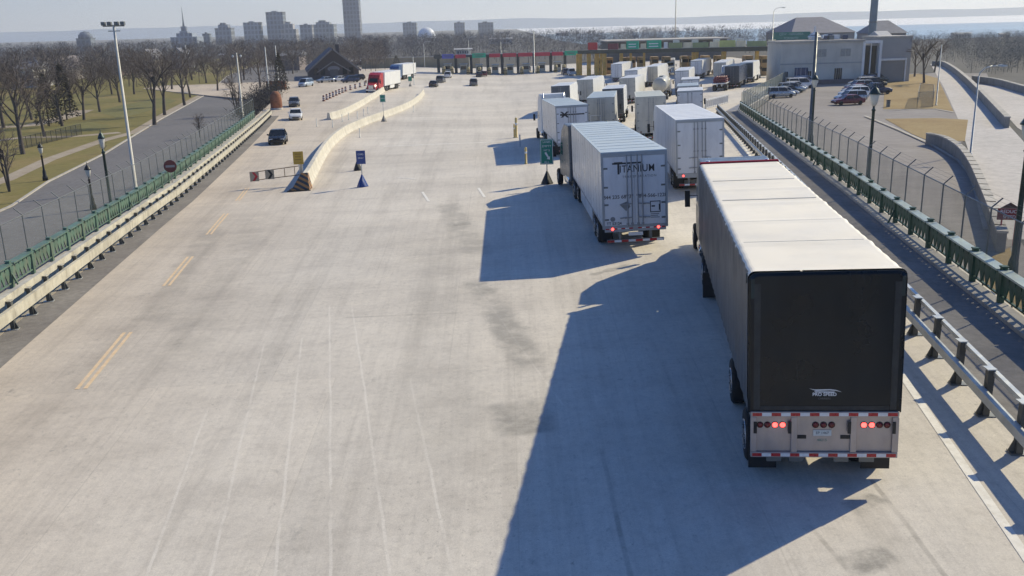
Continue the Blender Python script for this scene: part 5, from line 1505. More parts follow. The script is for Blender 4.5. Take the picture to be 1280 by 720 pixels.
for i, px in enumerate((733, 746, 770, 778, 795, 809, 828, 848, 862, 873, 892, 922, 942)):
    c0 = onb(tpx(px), 0) + pA + nrm * (5 + (i % 2)); b_ = Vector((c0.x, c0.y, G(c0.x, c0.y)))
    if bp2 is None:
        bp2 = thing('truck_booth', 'tall mustard and brown truck inspection booth under the dark canopy', 'booth', b_, 0, 'truck inspection booths under the dark canopy')
        mb = MB(); mb.box(-.9, .9, -1.6, 1.6, 0, 1.0); mb.box(-.9, .9, -1.6, 1.6, 1.8, 2.9); mb.box(-.9, .9, -1.6, 1.6, 3.7, 4.4)
        for s in (-1, 1):
            for y in (-1.5, 1.5): mb.box(s * .8 - .1, s * .8 + .1, y - .1, y + .1, 1.0, 3.7)
        mb.build('booth_body', paint('brown_booth', (.46, .31, .15), .6, 0, .25, .8), bp2)
        mb = MB(); mb.box(-.8, .8, -1.5, 1.5, 1.0, 1.8); mb.box(-.8, .8, -1.5, 1.5, 2.9, 3.7); mb.build('window', M_GLASS, bp2)
    else:
        c = copy_tree(bp2); c.location = b_
# the flat roofed hall behind
pH = at_dist(760, 70, 330); pH.z = -6
t = thing('inspection_hall', 'long low hall with pale flat roof behind the truck booths', 'building', pH)
h1 = rise(pH, 51)
mb = MB(); mb.box(0, 41, 0, 24, 0, h1 - .4); mb.build('wall', paint('dark_hall_wall', (.10, .10, .095), .7, 0, .2, .5), t)
mb = MB(); mb.box(-1, 42, -1, 25, h1 - .39, h1); mb.build('roof', M_CONC, t, .05)
mb = MB()
for k in range(10): mb.box(2 + k * 4, 4.6 + k * 4, -.06, -.01, h1 - 2.4, h1 - .9)
mb.build('window', M_GLASS, t)

# ------------------------------------------------------------------ buildings on the right
def windows_row(parent, xs_, z0, z1, w_, y=-.02, m_=None, frame=None):
    for x in xs_:
        f = MB(); f.box(x - w_ / 2 - .08, x + w_ / 2 + .08, y - .05, y + .02, z0 - .08, z1 + .08); fr = f.build('window', frame or M_GALV, parent)
        g = MB(); g.box(x - w_ / 2, x - .03, y - .062, y - .052, z0, z1); g.box(x + .03, x + w_ / 2, y - .062, y - .052, z0, z1); g.build('pane', m_ or M_GLASS, fr)
M_OFF = paint('beige_office_wall', (.56, .53, .46), .8, 0, .12, .25, (.28, .26, .22, .4))
M_OFFD = paint('grey_garage_wall', (.36, .355, .34), .8, 0, .12, .3)
b0 = at(974, 107, zf=RLEV); b1 = at(1076, 104, zf=RLEV)
yaw = atan2(b1.y - b0.y, b1.x - b0.x)
t = thing('office_building', 'two-storey beige flat-roofed inspection office with white framed glass entrance', 'building', (b0.x, b0.y, RZ - .02), yaw)
LW = (b1 - b0).length; hb = rise(b0, 54.5); k = LW / 102.
mb = MB(); mb.box(0, LW, 0, 8.5, 0, hb); mb.build('wall', M_OFF, t, .03)
mb = MB(); mb.box(-.2, LW + .2, -.25, 8.7, hb + .002, hb + .35); mb.box(.3, LW - .3, .3, 8.2, hb + .352, hb + .4, 1); mb.build('roof', [M_CONC, paint('roof_gravel', (.33, .31, .28), .9, 0, .2, .4)], t, .03)
mb = MB(); mb.box(-.03, LW + .03, -.07, -.005, hb * .49, hb * .52); mb.build('string_course', M_OFFD, t)
windows_row(t, [k * 50, k * 72 * .98 + 1.5], hb * .66, hb * .84, 2.0, frame=M_OFF, m_=paint('office_pane', (.30, .30, .28), .3, 0, .1, 1))
windows_row(t, [k * 70, k * 75], .9, 3.0, .7)
windows_row(t, [k * 21, k * 26, k * 32], .4, 3.3, .95, m_=paint('blue_pane', (.03, .06, .13), .15, 0, .2, 1))
windows_row(t, [k * 8, k * 37], 1.6, 2.6, .6)
mb = MB(); mb.box(-.05, LW * .99, -.2, -.02, .0, .9); mb.build('plinth', paint('purple_brick', (.15, .13, .14), .8, 0, .2, 1), t)
def roof_unit(name, x, y, s, m_, shape='box'):
    mb = MB()
    if shape == 'box': mb.box(x - s / 2, x + s / 2, y - s / 2, y + s / 2, hb + .41, hb + .41 + s * .8)
    else: mb.lathe([(s * .9, hb + .41), (s * .9, hb + .9), (s * 1.1, hb + .95), (s * .7, hb + 1.5), (s * .15, hb + 1.9), (s * .12, hb + 2.8), (.02, hb + 3.1)], (x, y, 0), 8, smooth=False)
    mb.build(name, m_, t, .03)
roof_unit('cupola', k * 54, 6, 1.3, M_WHITE, 'cup')
for i, (x, y, s) in enumerate(((62, 4, .9), (66, 6, 1.2), (70, 4, 1.0), (74, 6.5, 1.3), (79, 5, 1.1), (83, 6.5, .8), (90, 5, 1.0))): roof_unit('roof_unit', k * x, y, s, [M_CABBLUE, M_WHITE, M_GALVD][i % 3])
# glass entrance
ex = LW + .02; ew = k * 21; eh = hb - .4
mb = MB(); mb.box(ex, ex + ew, .6, 8, 0, eh - .2); mb.build('entrance_wall', M_OFFD, t)
mb = MB()
for x in (ex - .15, ex + ew - .15, ): mb.box(x, x + .5, -.1, .8, 0, eh)
mb.box(ex - .15, ex + ew + .35, -.13, .82, eh + .002, eh + .45); mb.box(ex + ew * .5 - .1, ex + ew * .5 + .1, .3, .5, 1.4, eh)
mb.build('entrance_frame', M_WHITE, t, .02)
mb = MB(); mb.box(ex + ew * .18, ex + ew * .46, .5, .58, 1.6, eh - .5); mb.box(ex + ew * .56, ex + ew * .86, .5, .58, 1.6, eh - .5); mb.build('entrance_glass', M_GLASS, t)
# garage wing
gx = ex + ew + .4; gw = k * 40
mb = MB(); mb.box(gx, gx + gw, 1.2, 10, 0, hb + .5); mb.build('garage_wall', M_OFFD, t, .03)
mb = MB(); mb.box(gx - .1, gx + gw + .1, 1.0, 10.2, hb + .503, hb + .8); mb.build('garage_roof', M_CONC, t, .03)
mb = MB(); mb.box(gx, gx + gw * .86, .85, 1.18, hb * .52, hb * .57); mb.box(gx + gw * .82, gx + gw * .86, .9, 1.18, 0, hb * .515); mb.build('garage_frame', M_WHITE, t)
mb = MB(); mb.box(gx + .2, gx + gw * .8, 1.1, 1.18, .05, hb * .5); mb.build('garage_door', paint('garage_door', (.22, .22, .215), .6, 0, .08, .5), t)
# small pipe-framed enclosure and post on the dry grass
pe = [at(*p, zf=RLEV) for p in ((1146, 135), (1149, 122), (1166, 124), (1166, 134), (1146, 135))]
chain_fence('small pipe-framed mesh enclosure on the dry grass by the ramp', pe, 2.2, 1, False, M_CHAIN)
pq = at(1110, 134, zf=RLEV); t2 = thing('utility_box', 'short dark post box near the left corner of the dry grass', 'utility box', pq)
mb = MB(); mb.box(-.22, .22, -.18, .18, 0, .95); mb.build('cabinet', M_GALVD, t2, .03); mb = MB(); mb.box(-.26, .26, -.22, .22, .951, 1.02); mb.build('lid', M_BLK, t2, .02)
# chimney stack beyond
pc = at_dist(1090, 45, 330); pc.z = -6; t = thing('chimney_stack', 'tall blue-green steel stack rising behind the office roof', 'chimney', pc)
mb = MB(); mb.lathe([(1.4, 0), (1.35, 5), (1.1, 30), (1.1, 30.5)], n=14); mb.build('shaft', paint('teal_stack', (.16, .22, .25), .5, .1, .15, .3), t)
mb = MB(); mb.lathe([(1.5, 12), (1.5, 12.3)], n=14); mb.lathe([(1.35, 22), (1.35, 22.3)], n=14); mb.build('platform', M_GALVD, t)

# houses and halls with pitched roofs (haze already in their colours)
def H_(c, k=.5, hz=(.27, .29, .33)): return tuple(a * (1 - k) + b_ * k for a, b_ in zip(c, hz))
def house(label, px0, px1, pyb, pyeave, pyridge, dist, wallc, roofc, depth=None, hip=False, yaw=0, name='house', zb=None, win=True, gable_front=False, chim=False):
    zb = zb if zb is not None else -6
    a = at_dist(px0, pyb, dist); b_ = at_dist(px1, pyb, dist); W_ = b_.x - a.x
    base = Vector((a.x, dist, zb)); h = rise(base, pyeave); hr = rise(base, pyridge)
    D = depth or W_ * .7
    t = thing(name, label, 'house' if name == 'house' else 'building', base, yaw)
    wm = paint('wall_%s' % label[:24].replace(' ', '_'), wallc, .85, 0, .12, .3); rm = paint('roof_%s' % label[:24].replace(' ', '_'), roofc, .85, 0, .15, .4)
    mb = MB(); mb.box(0, W_, 0, D, 0, h)
    if gable_front:
        for y in (0.02, D - .02): mb.add([(0, y, h), (W_, y, h), (W_ / 2, y, hr - .15)], [(0, 1, 2)])
    mb.build('wall', wm, t)
    o = .6; mb = MB()
    if gable_front:
        for s in (0, 1):
            e0 = (-o if s == 0 else W_ + o); ez = h - o * (hr - h) / (W_ / 2)
            mb.add([(e0, -o, ez), (W_ / 2, -o, hr), (W_ / 2, D + o, hr), (e0, D + o, ez), (e0, -o, ez + .3), (W_ / 2, -o, hr + .3), (W_ / 2, D + o, hr + .3), (e0, D + o, ez + .3)],
                   [(0, 1, 2, 3), (4, 5, 6, 7), (0, 4, 5, 1), (1, 5, 6, 2), (2, 6, 7, 3), (3, 7, 4, 0)])
    else:
        i_ = W_ * .28 if hip else 0
        mb.add([(-o, -o, h), (W_ + o, -o, h), (W_ + o, D + o, h), (-o, D + o, h), (i_ - (0 if hip else o), D / 2, hr), (W_ - i_ + (0 if hip else o), D / 2, hr)], [(0, 1, 5, 4), (2, 3, 4, 5), (1, 2, 5), (3, 0, 4), (0, 3, 2, 1)])
    r = mb.build('roof', rm, t)
    if chim:
        mb = MB(); mb.box(W_ * .6, W_ * .6 + 1, D * .45, D * .45 + 1, h, hr + 1.2); mb.build('chimney', wm, r)
    if win:
        k = max(2, int(W_ / 4)); gm = paint('hazy_pane', (.09, .10, .12), .3, 0, .2, 1)
        for i in range(k):
            x = W_ * (i + .5) / k
            mb = MB(); mb.box(x - .6, x + .6, -.05, -.01, h * .35, h * .35 + min(1.6, h * .4)); mb.build('window', gm, t)
    return t
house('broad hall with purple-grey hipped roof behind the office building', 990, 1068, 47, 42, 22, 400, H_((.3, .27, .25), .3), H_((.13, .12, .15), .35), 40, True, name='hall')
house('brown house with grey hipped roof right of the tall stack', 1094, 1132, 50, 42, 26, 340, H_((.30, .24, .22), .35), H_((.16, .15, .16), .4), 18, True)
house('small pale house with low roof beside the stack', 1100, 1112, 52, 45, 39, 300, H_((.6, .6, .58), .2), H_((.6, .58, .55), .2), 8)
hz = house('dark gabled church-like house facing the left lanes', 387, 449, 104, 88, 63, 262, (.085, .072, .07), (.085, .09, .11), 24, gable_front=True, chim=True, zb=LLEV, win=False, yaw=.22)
# lighter barge boards, oval window and porch on the gable
bb = hz.children[0]
a = at_dist(387, 104, 262); W_ = at_dist(449, 104, 262).x - a.x; base = Vector((a.x, 262, LLEV)); h = rise(base, 88); hr = rise(base, 63)
mb = MB()
for s in (-1, 1): mb.bar((W_ / 2 + s * .2, -.75, hr + .05), (W_ / 2 + s * (W_ / 2 + .5), -.75, h - .5), .12, .4)
for s in (-1, 1): mb.bar((W_ / 2 + s * .1, -.3, hr - 3.2), (W_ / 2 + s * (W_ * .33), -.3, h - .6), .1, .3)
mb.build('barge_board', paint('greyed_board', (.22, .21, .21), .8, 0, .15, 1), hz)
mb = MB()
mb.lathe([(1.0, -.06), (1.0, -.02)], (0, 0, 0), 18, axis='y', smooth=False); ov = mb.build('oval_window', paint('grey_oval', (.22, .22, .23), .5, 0, .1, 1), hz); ov.location = (W_ / 2, 0, h + .2); ov.scale = (1.7, 1, .75)
mb = MB(); mb.box(W_ * .5 - 1.1, W_ * .5 + 1.1, -.1, -.02, 0, 2.6); mb.build('door', paint('grey_door', (.12, .11, .11), .6, 0, .2, 1), hz)
for x in (.15, .28, .72, .85):
    mb = MB(); mb.box(W_ * x - .6, W_ * x + .6, -.07, -.02, 1.2, 3.0); mb.build('window', M_GLASS, hz)
# skyline
def tower(label, px0, px1, pyb, pyt, dist, c, name='tower_block', storeys=None, setback=None, cap=None):
    a = at_dist(px0, pyb, dist); b_ = at_dist(px1, pyb, dist); W_ = b_.x - a.x; zb = -7
    base = Vector((a.x, dist, zb)); h = rise(base, pyt) if pyt is not None else 118
    t = thing(name, label, 'building', base)
    m_, nt_, bs = new_mat('facade_' + label[:20].replace(' ', '_'))
    br = N(nt_, 'ShaderNodeTexBrick'); br.offset = 0; br.inputs['Scale'].default_value = 1
    br.inputs['Brick Width'].default_value = 5.2; br.inputs['Row Height'].default_value = 6.4; br.inputs['Mortar Size'].default_value = 1.1; br.inputs['Mortar Smooth'].default_value = .2
    br.inputs['Color1'].default_value = (*[x * .45 for x in c], 1); br.inputs['Color2'].default_value = (*[x * .7 for x in c], 1); br.inputs['Mortar'].default_value = (*c, 1)
    tc_ = N(nt_, 'ShaderNodeTexCoord'); mp = N(nt_, 'ShaderNodeMapping'); mp.inputs['Rotation'].default_value = (pi / 2, 0, 0)
    nt_.links.new(tc_.outputs['Object'], mp.inputs[0]); nt_.links.new(mp.outputs[0], br.inputs['Vector']); nt_.links.new(br.outputs[0], bs.inputs['Base Color']); bs.inputs['Roughness'].default_value = .9
    mb = MB(); mb.box(0, W_, 0, W_ * .8, 0, h if not setback else h * setback); 
    if setback: mb.box(W_ * .2, W_ * .8, W_ * .1, W_ * .7, h * setback, h)
    mb.build('wall', m_, t)
    mb = MB(); mb.box(W_ * .3, W_ * .6, W_ * .2, W_ * .5, h, h + max(2.5, W_ * .08)); mb.box(-.3, W_ + .3, -.3, W_ * .8 + .3, (h if not setback else h * setback) + .0, (h if not setback else h * setback) + .9); mb.build('roof_parapet', m_, t)
    if cap == 'spire':
        mb = MB(); mb.lathe([(W_ * .25, h), (W_ * .12, h + 10), (.2, h + 26)], (W_ / 2, W_ * .4, 0), 8); mb.build('spire', m_, t)
    if cap == 'dome':
        mb = MB(); mb.lathe([(W_ * .5, h), (W_ * .46, h + W_ * .25), (W_ * .28, h + W_ * .45), (.2, h + W_ * .52)], (W_ / 2, W_ * .4, 0), 14); mb.build('dome', m_, t)
    return t
hb_ = lambda c, k=.55: H_(c, k, (.30, .34, .40))  # distance haze is mixed into the tower colours
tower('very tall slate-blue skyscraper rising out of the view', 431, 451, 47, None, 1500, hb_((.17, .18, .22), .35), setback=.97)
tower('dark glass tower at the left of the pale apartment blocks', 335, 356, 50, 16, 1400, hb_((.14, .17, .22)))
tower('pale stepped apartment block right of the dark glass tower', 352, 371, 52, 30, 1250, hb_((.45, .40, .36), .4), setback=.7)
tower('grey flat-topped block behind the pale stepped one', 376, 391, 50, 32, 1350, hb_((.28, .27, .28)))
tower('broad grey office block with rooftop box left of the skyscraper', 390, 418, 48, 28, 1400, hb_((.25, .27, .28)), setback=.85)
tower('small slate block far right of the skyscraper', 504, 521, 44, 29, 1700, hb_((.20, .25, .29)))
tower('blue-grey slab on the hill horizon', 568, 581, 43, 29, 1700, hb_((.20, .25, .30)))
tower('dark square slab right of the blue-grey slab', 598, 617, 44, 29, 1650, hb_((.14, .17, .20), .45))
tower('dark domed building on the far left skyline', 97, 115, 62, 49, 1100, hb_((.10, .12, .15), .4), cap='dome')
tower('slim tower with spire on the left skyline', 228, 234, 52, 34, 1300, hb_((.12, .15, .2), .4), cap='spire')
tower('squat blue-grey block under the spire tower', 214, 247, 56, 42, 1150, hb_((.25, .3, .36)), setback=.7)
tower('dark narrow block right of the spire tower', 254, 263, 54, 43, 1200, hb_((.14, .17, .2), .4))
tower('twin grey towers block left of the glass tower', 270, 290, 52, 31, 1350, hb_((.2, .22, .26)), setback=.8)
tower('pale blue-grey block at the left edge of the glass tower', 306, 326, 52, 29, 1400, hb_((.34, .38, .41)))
# white dome and pale sheds
pd = at_dist(533, 40, 1500); t = thing('white_dome', 'white inflated dome among the trees on the skyline', 'dome', (pd.x, 1500, -8))
mb = MB(); mb.lathe([(14, 0), (13.2, 6), (10.5, 11), (6, 14.2), (.3, 15.5)], n=20); o = mb.build('dome_shell', paint('white_dome_skin', (.74, .76, .79), .5, 0, .05, .1), t); o.scale = (1.05, 1, 1.15)
M_SHED = paint('pale_far_shed', (.55, .54, .52), .8, 0, .1, .1)
def shed(label, px0, px1, pyb, pyt, dist, c=None):
    a = at_dist(px0, pyb, dist); b_ = at_dist(px1, pyb, dist); tp = at_dist(px0, pyt, dist)
    t = thing('shed', label, 'building', (a.x, dist, a.z - 1)); h = tp.z - a.z + 1; W_ = b_.x - a.x
    mb = MB(); mb.box(0, W_, 0, W_ * .5, 0, h); mb.build('wall', M_SHED if c is None else c, t)
    mb = MB(); mb.prism([(-.8, h), (W_ * .25, h + h * .22), (W_ * .5 + .8, h)], -.8, W_ + .8); mb.build('roof', paint('far_roof', (.42, .42, .43), .8, 0, .1, .1), t)
    mb = MB()
    for k in range(5): mb.box(W_ * (.1 + k * .17), W_ * (.2 + k * .17), -.1, -.02, h * .3, h * .7)
    mb.build('window', paint('hazy_pane', (.09, .10, .12), .3, 0, .2, 1), t)
shed('white low house in the woods on the left skyline', 98, 122, 76, 72, 420); shed('pale house between the bare trees left of the white pole', 276, 284, 77, 69, 420); shed('white sheds before the bright lake water', 695, 712, 44, 41, 900); shed('long pale shed at the far end of the plaza woods', 612, 640, 53, 49, 600)
shed('pale shed roof left of the green booth sign', 570, 588, 66, 62, 380); shed('bright white harbour building near the lake on the right', 1193, 1214, 46, 42, 700, paint('bright_white', (.75, .74, .70), .7, 0, .05, .1)); shed('small white harbour shed at the right edge of the view', 1250, 1262, 47, 42.5, 700, paint('bright_white', (.75, .74, .70), .7, 0, .05, .1))
shed('low blue-roofed harbour building right of the ramp', 1200, 1224, 62, 55, 480)
shed('brown brick low building by the car lanes', 425, 470, 86, 77, 360, paint('brown_far_wall', (.14, .10, .09), .8, 0, .1, .2))
# tan wall band behind the left lanes
a = at_dist(452, 82, 330); b_ = at_dist(600, 79, 330)
t = thing('tan_wall', 'long low tan wall behind the exit lanes on the left', 'wall', (a.x, 330, -6.5)); mb = MB(); mb.box(0, b_.x - a.x, 0, .5, 0, a.z + 6.5 + 2.2); mb.build('wall_body', paint('tan_stone', (.34, .29, .20), .85, 0, .2, .3), t); mb = MB(); mb.box(-.2, b_.x - a.x + .2, -.12, .62, a.z + 8.702, a.z + 8.95); mb.build('coping', M_CONC, t)
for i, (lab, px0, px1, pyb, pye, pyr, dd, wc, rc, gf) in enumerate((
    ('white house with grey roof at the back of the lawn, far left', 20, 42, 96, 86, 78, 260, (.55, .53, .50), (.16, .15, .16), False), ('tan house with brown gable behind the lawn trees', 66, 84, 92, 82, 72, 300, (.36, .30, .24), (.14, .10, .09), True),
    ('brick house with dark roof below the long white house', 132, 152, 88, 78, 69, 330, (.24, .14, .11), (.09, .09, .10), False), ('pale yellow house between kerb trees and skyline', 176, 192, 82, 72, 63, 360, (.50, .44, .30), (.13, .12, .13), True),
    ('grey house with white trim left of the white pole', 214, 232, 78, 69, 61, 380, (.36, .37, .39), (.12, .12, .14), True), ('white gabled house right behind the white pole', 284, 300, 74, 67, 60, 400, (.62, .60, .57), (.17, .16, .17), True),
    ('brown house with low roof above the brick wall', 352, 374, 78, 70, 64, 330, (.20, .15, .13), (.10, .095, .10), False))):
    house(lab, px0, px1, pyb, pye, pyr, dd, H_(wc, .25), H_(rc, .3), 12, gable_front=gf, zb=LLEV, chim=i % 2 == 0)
# green overhead sign
pg = at_dist(988, 60, 300); t = thing('overhead_sign', 'wide green overhead road sign left of the office roof', 'road sign', (pg.x, 300, -6))
zt = at_dist(988, 40, 300).z + 6; zb_ = at_dist(988, 49.5, 300).z + 6
mb = MB(); mb.box(-6, 6, -.1, .1, zb_, zt); mb.build('sign_panel', paint('hazy_green_sign', (.03, .20, .155), .5, 0, .15, .6), t, .03)
mb = MB()
for x in (-4.5, 4.5): mb.tube((x, .25, 0), (x, .25, zt), .18, n=8)
mb.build('post', M_GALVD, t)
letters('QEW - NIAGARA', 1.0, paint('pale_sign_letters', (.35, .5, .45), .5, 0, .1, 2), t, face_back(0, -.11, (zb_ + zt) / 2 + .5)); letters('TORONTO', .9, MATS['pale_sign_letters'], t, face_back(0, -.11, (zb_ + zt) / 2 - .75))

# ------------------------------------------------------------------ trees
def bare_tree(seed, h, spread=.55, l1=7, l2=5, l3=5, l4=4, thin=1., multi=1):
    r = random.Random(seed); tr = MB(); cr = MB()
    def limb(mb, p, d, L, r0, r1, n, segs, wob):
        pts = [p]; dd = d.copy()
        for s in range(segs):
            dd = (dd + Vector((r.uniform(-1, 1), r.uniform(-1, 1), r.uniform(-.5, .8))) * wob).normalized()
            q = pts[-1] + dd * (L / segs)
            ra = r0 + (r1 - r0) * s / segs; rb = r0 + (r1 - r0) * (s + 1) / segs
            mb.tube(pts[-1], q, ra, rb, n, caps=False); pts.append(q)
        return pts, dd
    def pick(pts, t):
        f = t * (len(pts) - 1); i = min(int(f), len(pts) - 2); return pts[i].lerp(pts[i + 1], f - i)
    def child_dir(d, ang):
        a = r.uniform(0, 2 * pi); s = d.orthogonal().normalized(); s2 = d.cross(s)
        return (d * cos(ang) + (s * cos(a) + s2 * sin(a)) * sin(ang)).normalized()
    for k in range(multi):
        d0 = Vector((r.uniform(-.12, .12), r.uniform(-.12, .12), 1)) if multi == 1 else Vector((.3 * (k - (multi - 1) / 2), r.uniform(-.15, .15), 1))
        trunk, dd = limb(tr, Vector((0, 0, -.2)), d0.normalized(), h * .62, h * .028 / sqrt(multi), h * .012, 8, 6, .07)
        for i in range(l1):
            t_ = .38 + .62 * (i + r.random() * .7) / l1
            b1, d1 = limb(tr, pick(trunk, min(1, t_)), child_dir(Vector((0, 0, 1)), spread * r.uniform(.6, 1.35)), h * r.uniform(.30, .46), h * .011, h * .004, 5, 4, .16)
            for j in range(l2):
                b2, d2 = limb(cr, pick(b1, .25 + .75 * (j + r.random()) / l2), child_dir(d1, r.uniform(.4, .9)), h * r.uniform(.13, .24), h * .0042 * thin, h * .002 * thin, 4, 3, .2)
                for q in range(l3):
                    b3, d3 = limb(cr, pick(b2, r.uniform(.25, 1)), child_dir(d2, r.uniform(.3, .9)), h * r.uniform(.06, .13), h * .0022 * thin, h * .0012 * thin, 3, 2, .2)
                    for z in range(l4):
                        limb(cr, pick(b3, r.uniform(.3, 1)), child_dir(d3, r.uniform(.3, .9)), h * r.uniform(.03, .07), h * .0013 * thin, h * .0007 * thin, 3, 1, .1)
    return tr.mesh('trunk', M_BARK, False), cr.mesh('crown', M_TWIG, False)
TV = [bare_tree(3, 13, .6, 8, 5, 5, 4), bare_tree(9, 12, .5, 7, 5, 5, 4), bare_tree(21, 13, .75, 8, 5, 5, 3), bare_tree(33, 9, .45, 4, 4, 4, 3, 1.1, 3)]
def tree(label, px, pyb, pyt, v, group='bare trees along the park road', zf=LLEV, rz=0, mcr=None, sx=1):
    b_ = at(px, pyb, zf=zf); H0 = (13, 12, 13, 9)[v]; h = rise(b_, pyt) / 1.02; s = h / H0
    t = thing('bare_tree', label, 'tree', b_, rz, group); 
    a = link('trunk', TV[v][0], t); c = link('crown', TV[v][1], t)
    t.scale = (s * sx, s * sx, s)
    return t
for i, (px, pyb, pyt, v, lab) in enumerate(((29, 193, 72, 2, 'large forked bare tree on the lawn at the left edge of the view'), (56, 171, 96, 0, 'bare tree right of the large forked one on the lawn'), (12, 240, 150, 3, 'small dark tree at the left edge beside the park path'), (193, 156, 52, 0, 'tall bare tree at the kerb right of the floodlight mast'),
    (206, 144, 60, 1, 'second bare tree along the kerb right of the mast'), (231, 132, 55, 2, 'leaning bare tree third along the kerb'), (238, 122, 64, 1, 'slim bare tree behind the leaning one'), (297, 144, 92, 3, 'multi-stemmed bare tree beside the white pole'), (272, 114, 66, 0, 'bare tree at the far bend of the park road'), (250, 172, 140, 3, 'small bare shrub tree on the near side of the park road'),
    (326, 110, 56, 2, 'dark leaning bare tree behind the two plain poles'), (130, 192, 176, 3, 'low twiggy bush beside the park road below the mast'))):
    tree(lab, px, pyb, pyt, v, rz=i * 1.3)
for i, (px, pyb, pyt, v) in enumerate(((5, 160, 70, 1), (78, 158, 80, 2), (105, 150, 78, 0), (125, 140, 76, 1), (150, 128, 70, 2), (88, 140, 84, 1), (40, 150, 82, 0), (168, 118, 66, 0), (215, 112, 62, 1), (190, 116, 66, 2), (258, 104, 60, 1), (305, 100, 62, 0), (290, 98, 58, 2), (346, 98, 60, 1), (366, 92, 56, 0), (240, 100, 58, 0), (140, 118, 70, 1), (60, 135, 74, 2), (20, 140, 74, 0))):
    tree('bare tree in the loose stand at the back of the lawn', px, pyb, pyt, v, 'bare trees at the back of the lawn', rz=i * 2.1)
for i, (px, pyb, pyt, v, lab) in enumerate(((1155, 104, 40, 0, 'bare tree at the far edge of the dry grass by the ramp'), (1143, 96, 48, 1, 'thin bare tree beside the garage corner'), (1168, 90, 44, 2, 'bare tree left of the ramp top'))):
    tree(lab, px, pyb, pyt, v, 'bare trees by the ramp', RLEV, i * 1.9)
# conifers
def conifer(label, px, pyb, pyt, c=(.035, .042, .03), wid=.24):
    b_ = at(px, pyb, zf=LLEV); h = rise(b_, pyt); r = random.Random(px)
    t = thing('conifer', label, 'tree', b_)
    mb = MB(); mb.tube((0, 0, -.2), (0, 0, h * .95), h * .016, h * .003, 7); mb.build('trunk', M_BARK, t, fix=False)
    mb = MB()
    for k in range(1500):
        z = h * (.12 + .88 * r.random() ** 1.15); rad = wid * h * (1 - z / h) ** .75 * (.35 + .65 * r.random() ** .4); a = r.uniform(0, 2 * pi)
        p = Vector((cos(a) * rad, sin(a) * rad, z - rad * .25)); s = h * r.uniform(.012, .03)
        u = Vector((r.uniform(-1, 1), r.uniform(-1, 1), r.uniform(-.6, .3))).normalized(); v = u.orthogonal().normalized()
        mb.face([p - v * s * .5, p + u * s * 2.2, p + v * s * .5])
    mb.build('crown', paint('dark_needles', c, .9, 0, .5, .5), t, fix=False)
conifer('dark brown-green conifer left of the floodlight mast', 62, 158, 92, (.05, .045, .032), .3); conifer('dark conifer behind the lawn', 84, 150, 80, (.045, .045, .035), .26); conifer('dark evergreen by the brick wall', 352, 116, 66, (.035, .04, .03), .25); conifer('small dark evergreen at the exit lanes', 496, 88, 69, (.02, .028, .03), .45)
# dark hedge behind the end of the left railing
b_ = at(322, 139, zf=LLEV); t = thing('hedge', 'dark leafless hedge behind the far end of the left railing', 'hedge', b_)
r = random.Random(4); mb = MB(); dv = at(342, 121, zf=LLEV) - b_; a0 = at(306, 150, zf=LLEV) - b_
for k in range(5200):
    t_ = r.random(); p = a0.lerp(dv, t_) + Vector((r.gauss(0, .9), r.gauss(0, .9), abs(r.gauss(0, 1)) * 1.5)); u = Vector((r.uniform(-1, 1), r.uniform(-1, 1), r.uniform(0, 1.2))).normalized(); v = u.orthogonal().normalized() * .05
    mb.face([p - v, p + u * r.uniform(.4, .9), p + v])
mb.build('twigs', paint('dark_hedge_twigs', (.032, .03, .032), .95, 0, .4, 1), t, fix=False)

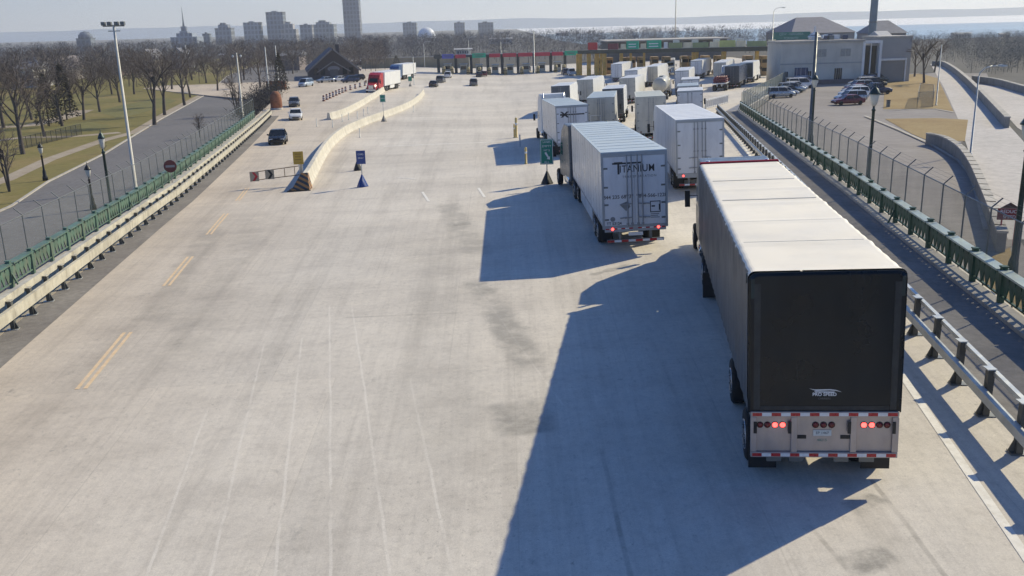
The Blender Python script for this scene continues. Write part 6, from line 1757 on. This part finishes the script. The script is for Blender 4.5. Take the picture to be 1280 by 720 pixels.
# far woods: nobody could count these
def woods(name, label, rows, mat_, n, tri, seed, hmin, hmax, zb):
    r = random.Random(seed); mb = MB()
    for k in range(n):
        px0, px1, d0, d1 = rows[k % len(rows)]
        d = d0 + (d1 - d0) * r.random() ** 1.2; px = r.uniform(px0, px1); q = ray(px, 40); x = q[0] / q[1] * d
        h = r.uniform(hmin, hmax); w_ = h * r.uniform(.26, .44); z0 = zb(x, d) if callable(zb) else zb
        b_ = Vector((x, d, z0))
        mb.tube(b_, b_ + Vector((0, 0, h * .5)), h * .011, h * .006, 4, caps=False)
        for j in range(tri):
            a = r.uniform(0, 2 * pi); rr = w_ * sqrt(r.random()); zz = h * (.22 + .78 * r.random()); f = sqrt(max(.05, 1 - ((zz / h - .55) / .55) ** 2))
            p = b_ + Vector((cos(a) * rr * f, sin(a) * rr * f, zz)); u = Vector((cos(a) * .6 + r.uniform(-.6, .6), sin(a) * .6 + r.uniform(-.6, .6), r.uniform(.2, 1.4))).normalized(); v = u.orthogonal().normalized() * h * r.uniform(.004, .014)
            mb.face([p - v, p + u * h * r.uniform(.06, .16), p + v])
    o = mb.build(name, mat_, None, fix=False); o['kind'] = 'stuff'; o['label'] = label; o['category'] = 'woods'
    return o
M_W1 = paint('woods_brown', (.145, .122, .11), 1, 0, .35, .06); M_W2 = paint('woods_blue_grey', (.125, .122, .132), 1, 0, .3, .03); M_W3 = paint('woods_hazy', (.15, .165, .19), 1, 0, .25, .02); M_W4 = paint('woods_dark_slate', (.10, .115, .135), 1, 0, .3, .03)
woods('woods', 'brown leafless woods behind the park lawn on the left', [(-80, 330, 250, 420), (-80, 200, 230, 330), (300, 480, 300, 430)], M_W1, 330, 190, 1, 5.5, 10, LLEV)
woods('woods', 'blue-grey leafless woods in the middle distance behind the booths', [(440, 980, 370, 640), (-80, 460, 430, 700)], M_W2, 620, 130, 2, 8, 12, -6.4)
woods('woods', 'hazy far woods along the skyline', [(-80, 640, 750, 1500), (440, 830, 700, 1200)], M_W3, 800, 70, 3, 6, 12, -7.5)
woods('woods', 'dark slate low woods near the lake on the right', [(960, 1320, 430, 640), (1130, 1320, 330, 480), (1180, 1320, 420, 600)], M_W4, 420, 150, 4, 2.5, 5, lambda x, y: far_ground(x, y) - .3)
woods('woods', 'dark brush and scrub trees beyond the ramps on the right', [(1180, 1360, 250, 430), (1215, 1400, 200, 300)], paint('brush_dark', (.10, .115, .12), 1, 0, .35, .05), 420, 130, 9, 2.5, 6, lambda x, y: far_ground(x, y) - .3)
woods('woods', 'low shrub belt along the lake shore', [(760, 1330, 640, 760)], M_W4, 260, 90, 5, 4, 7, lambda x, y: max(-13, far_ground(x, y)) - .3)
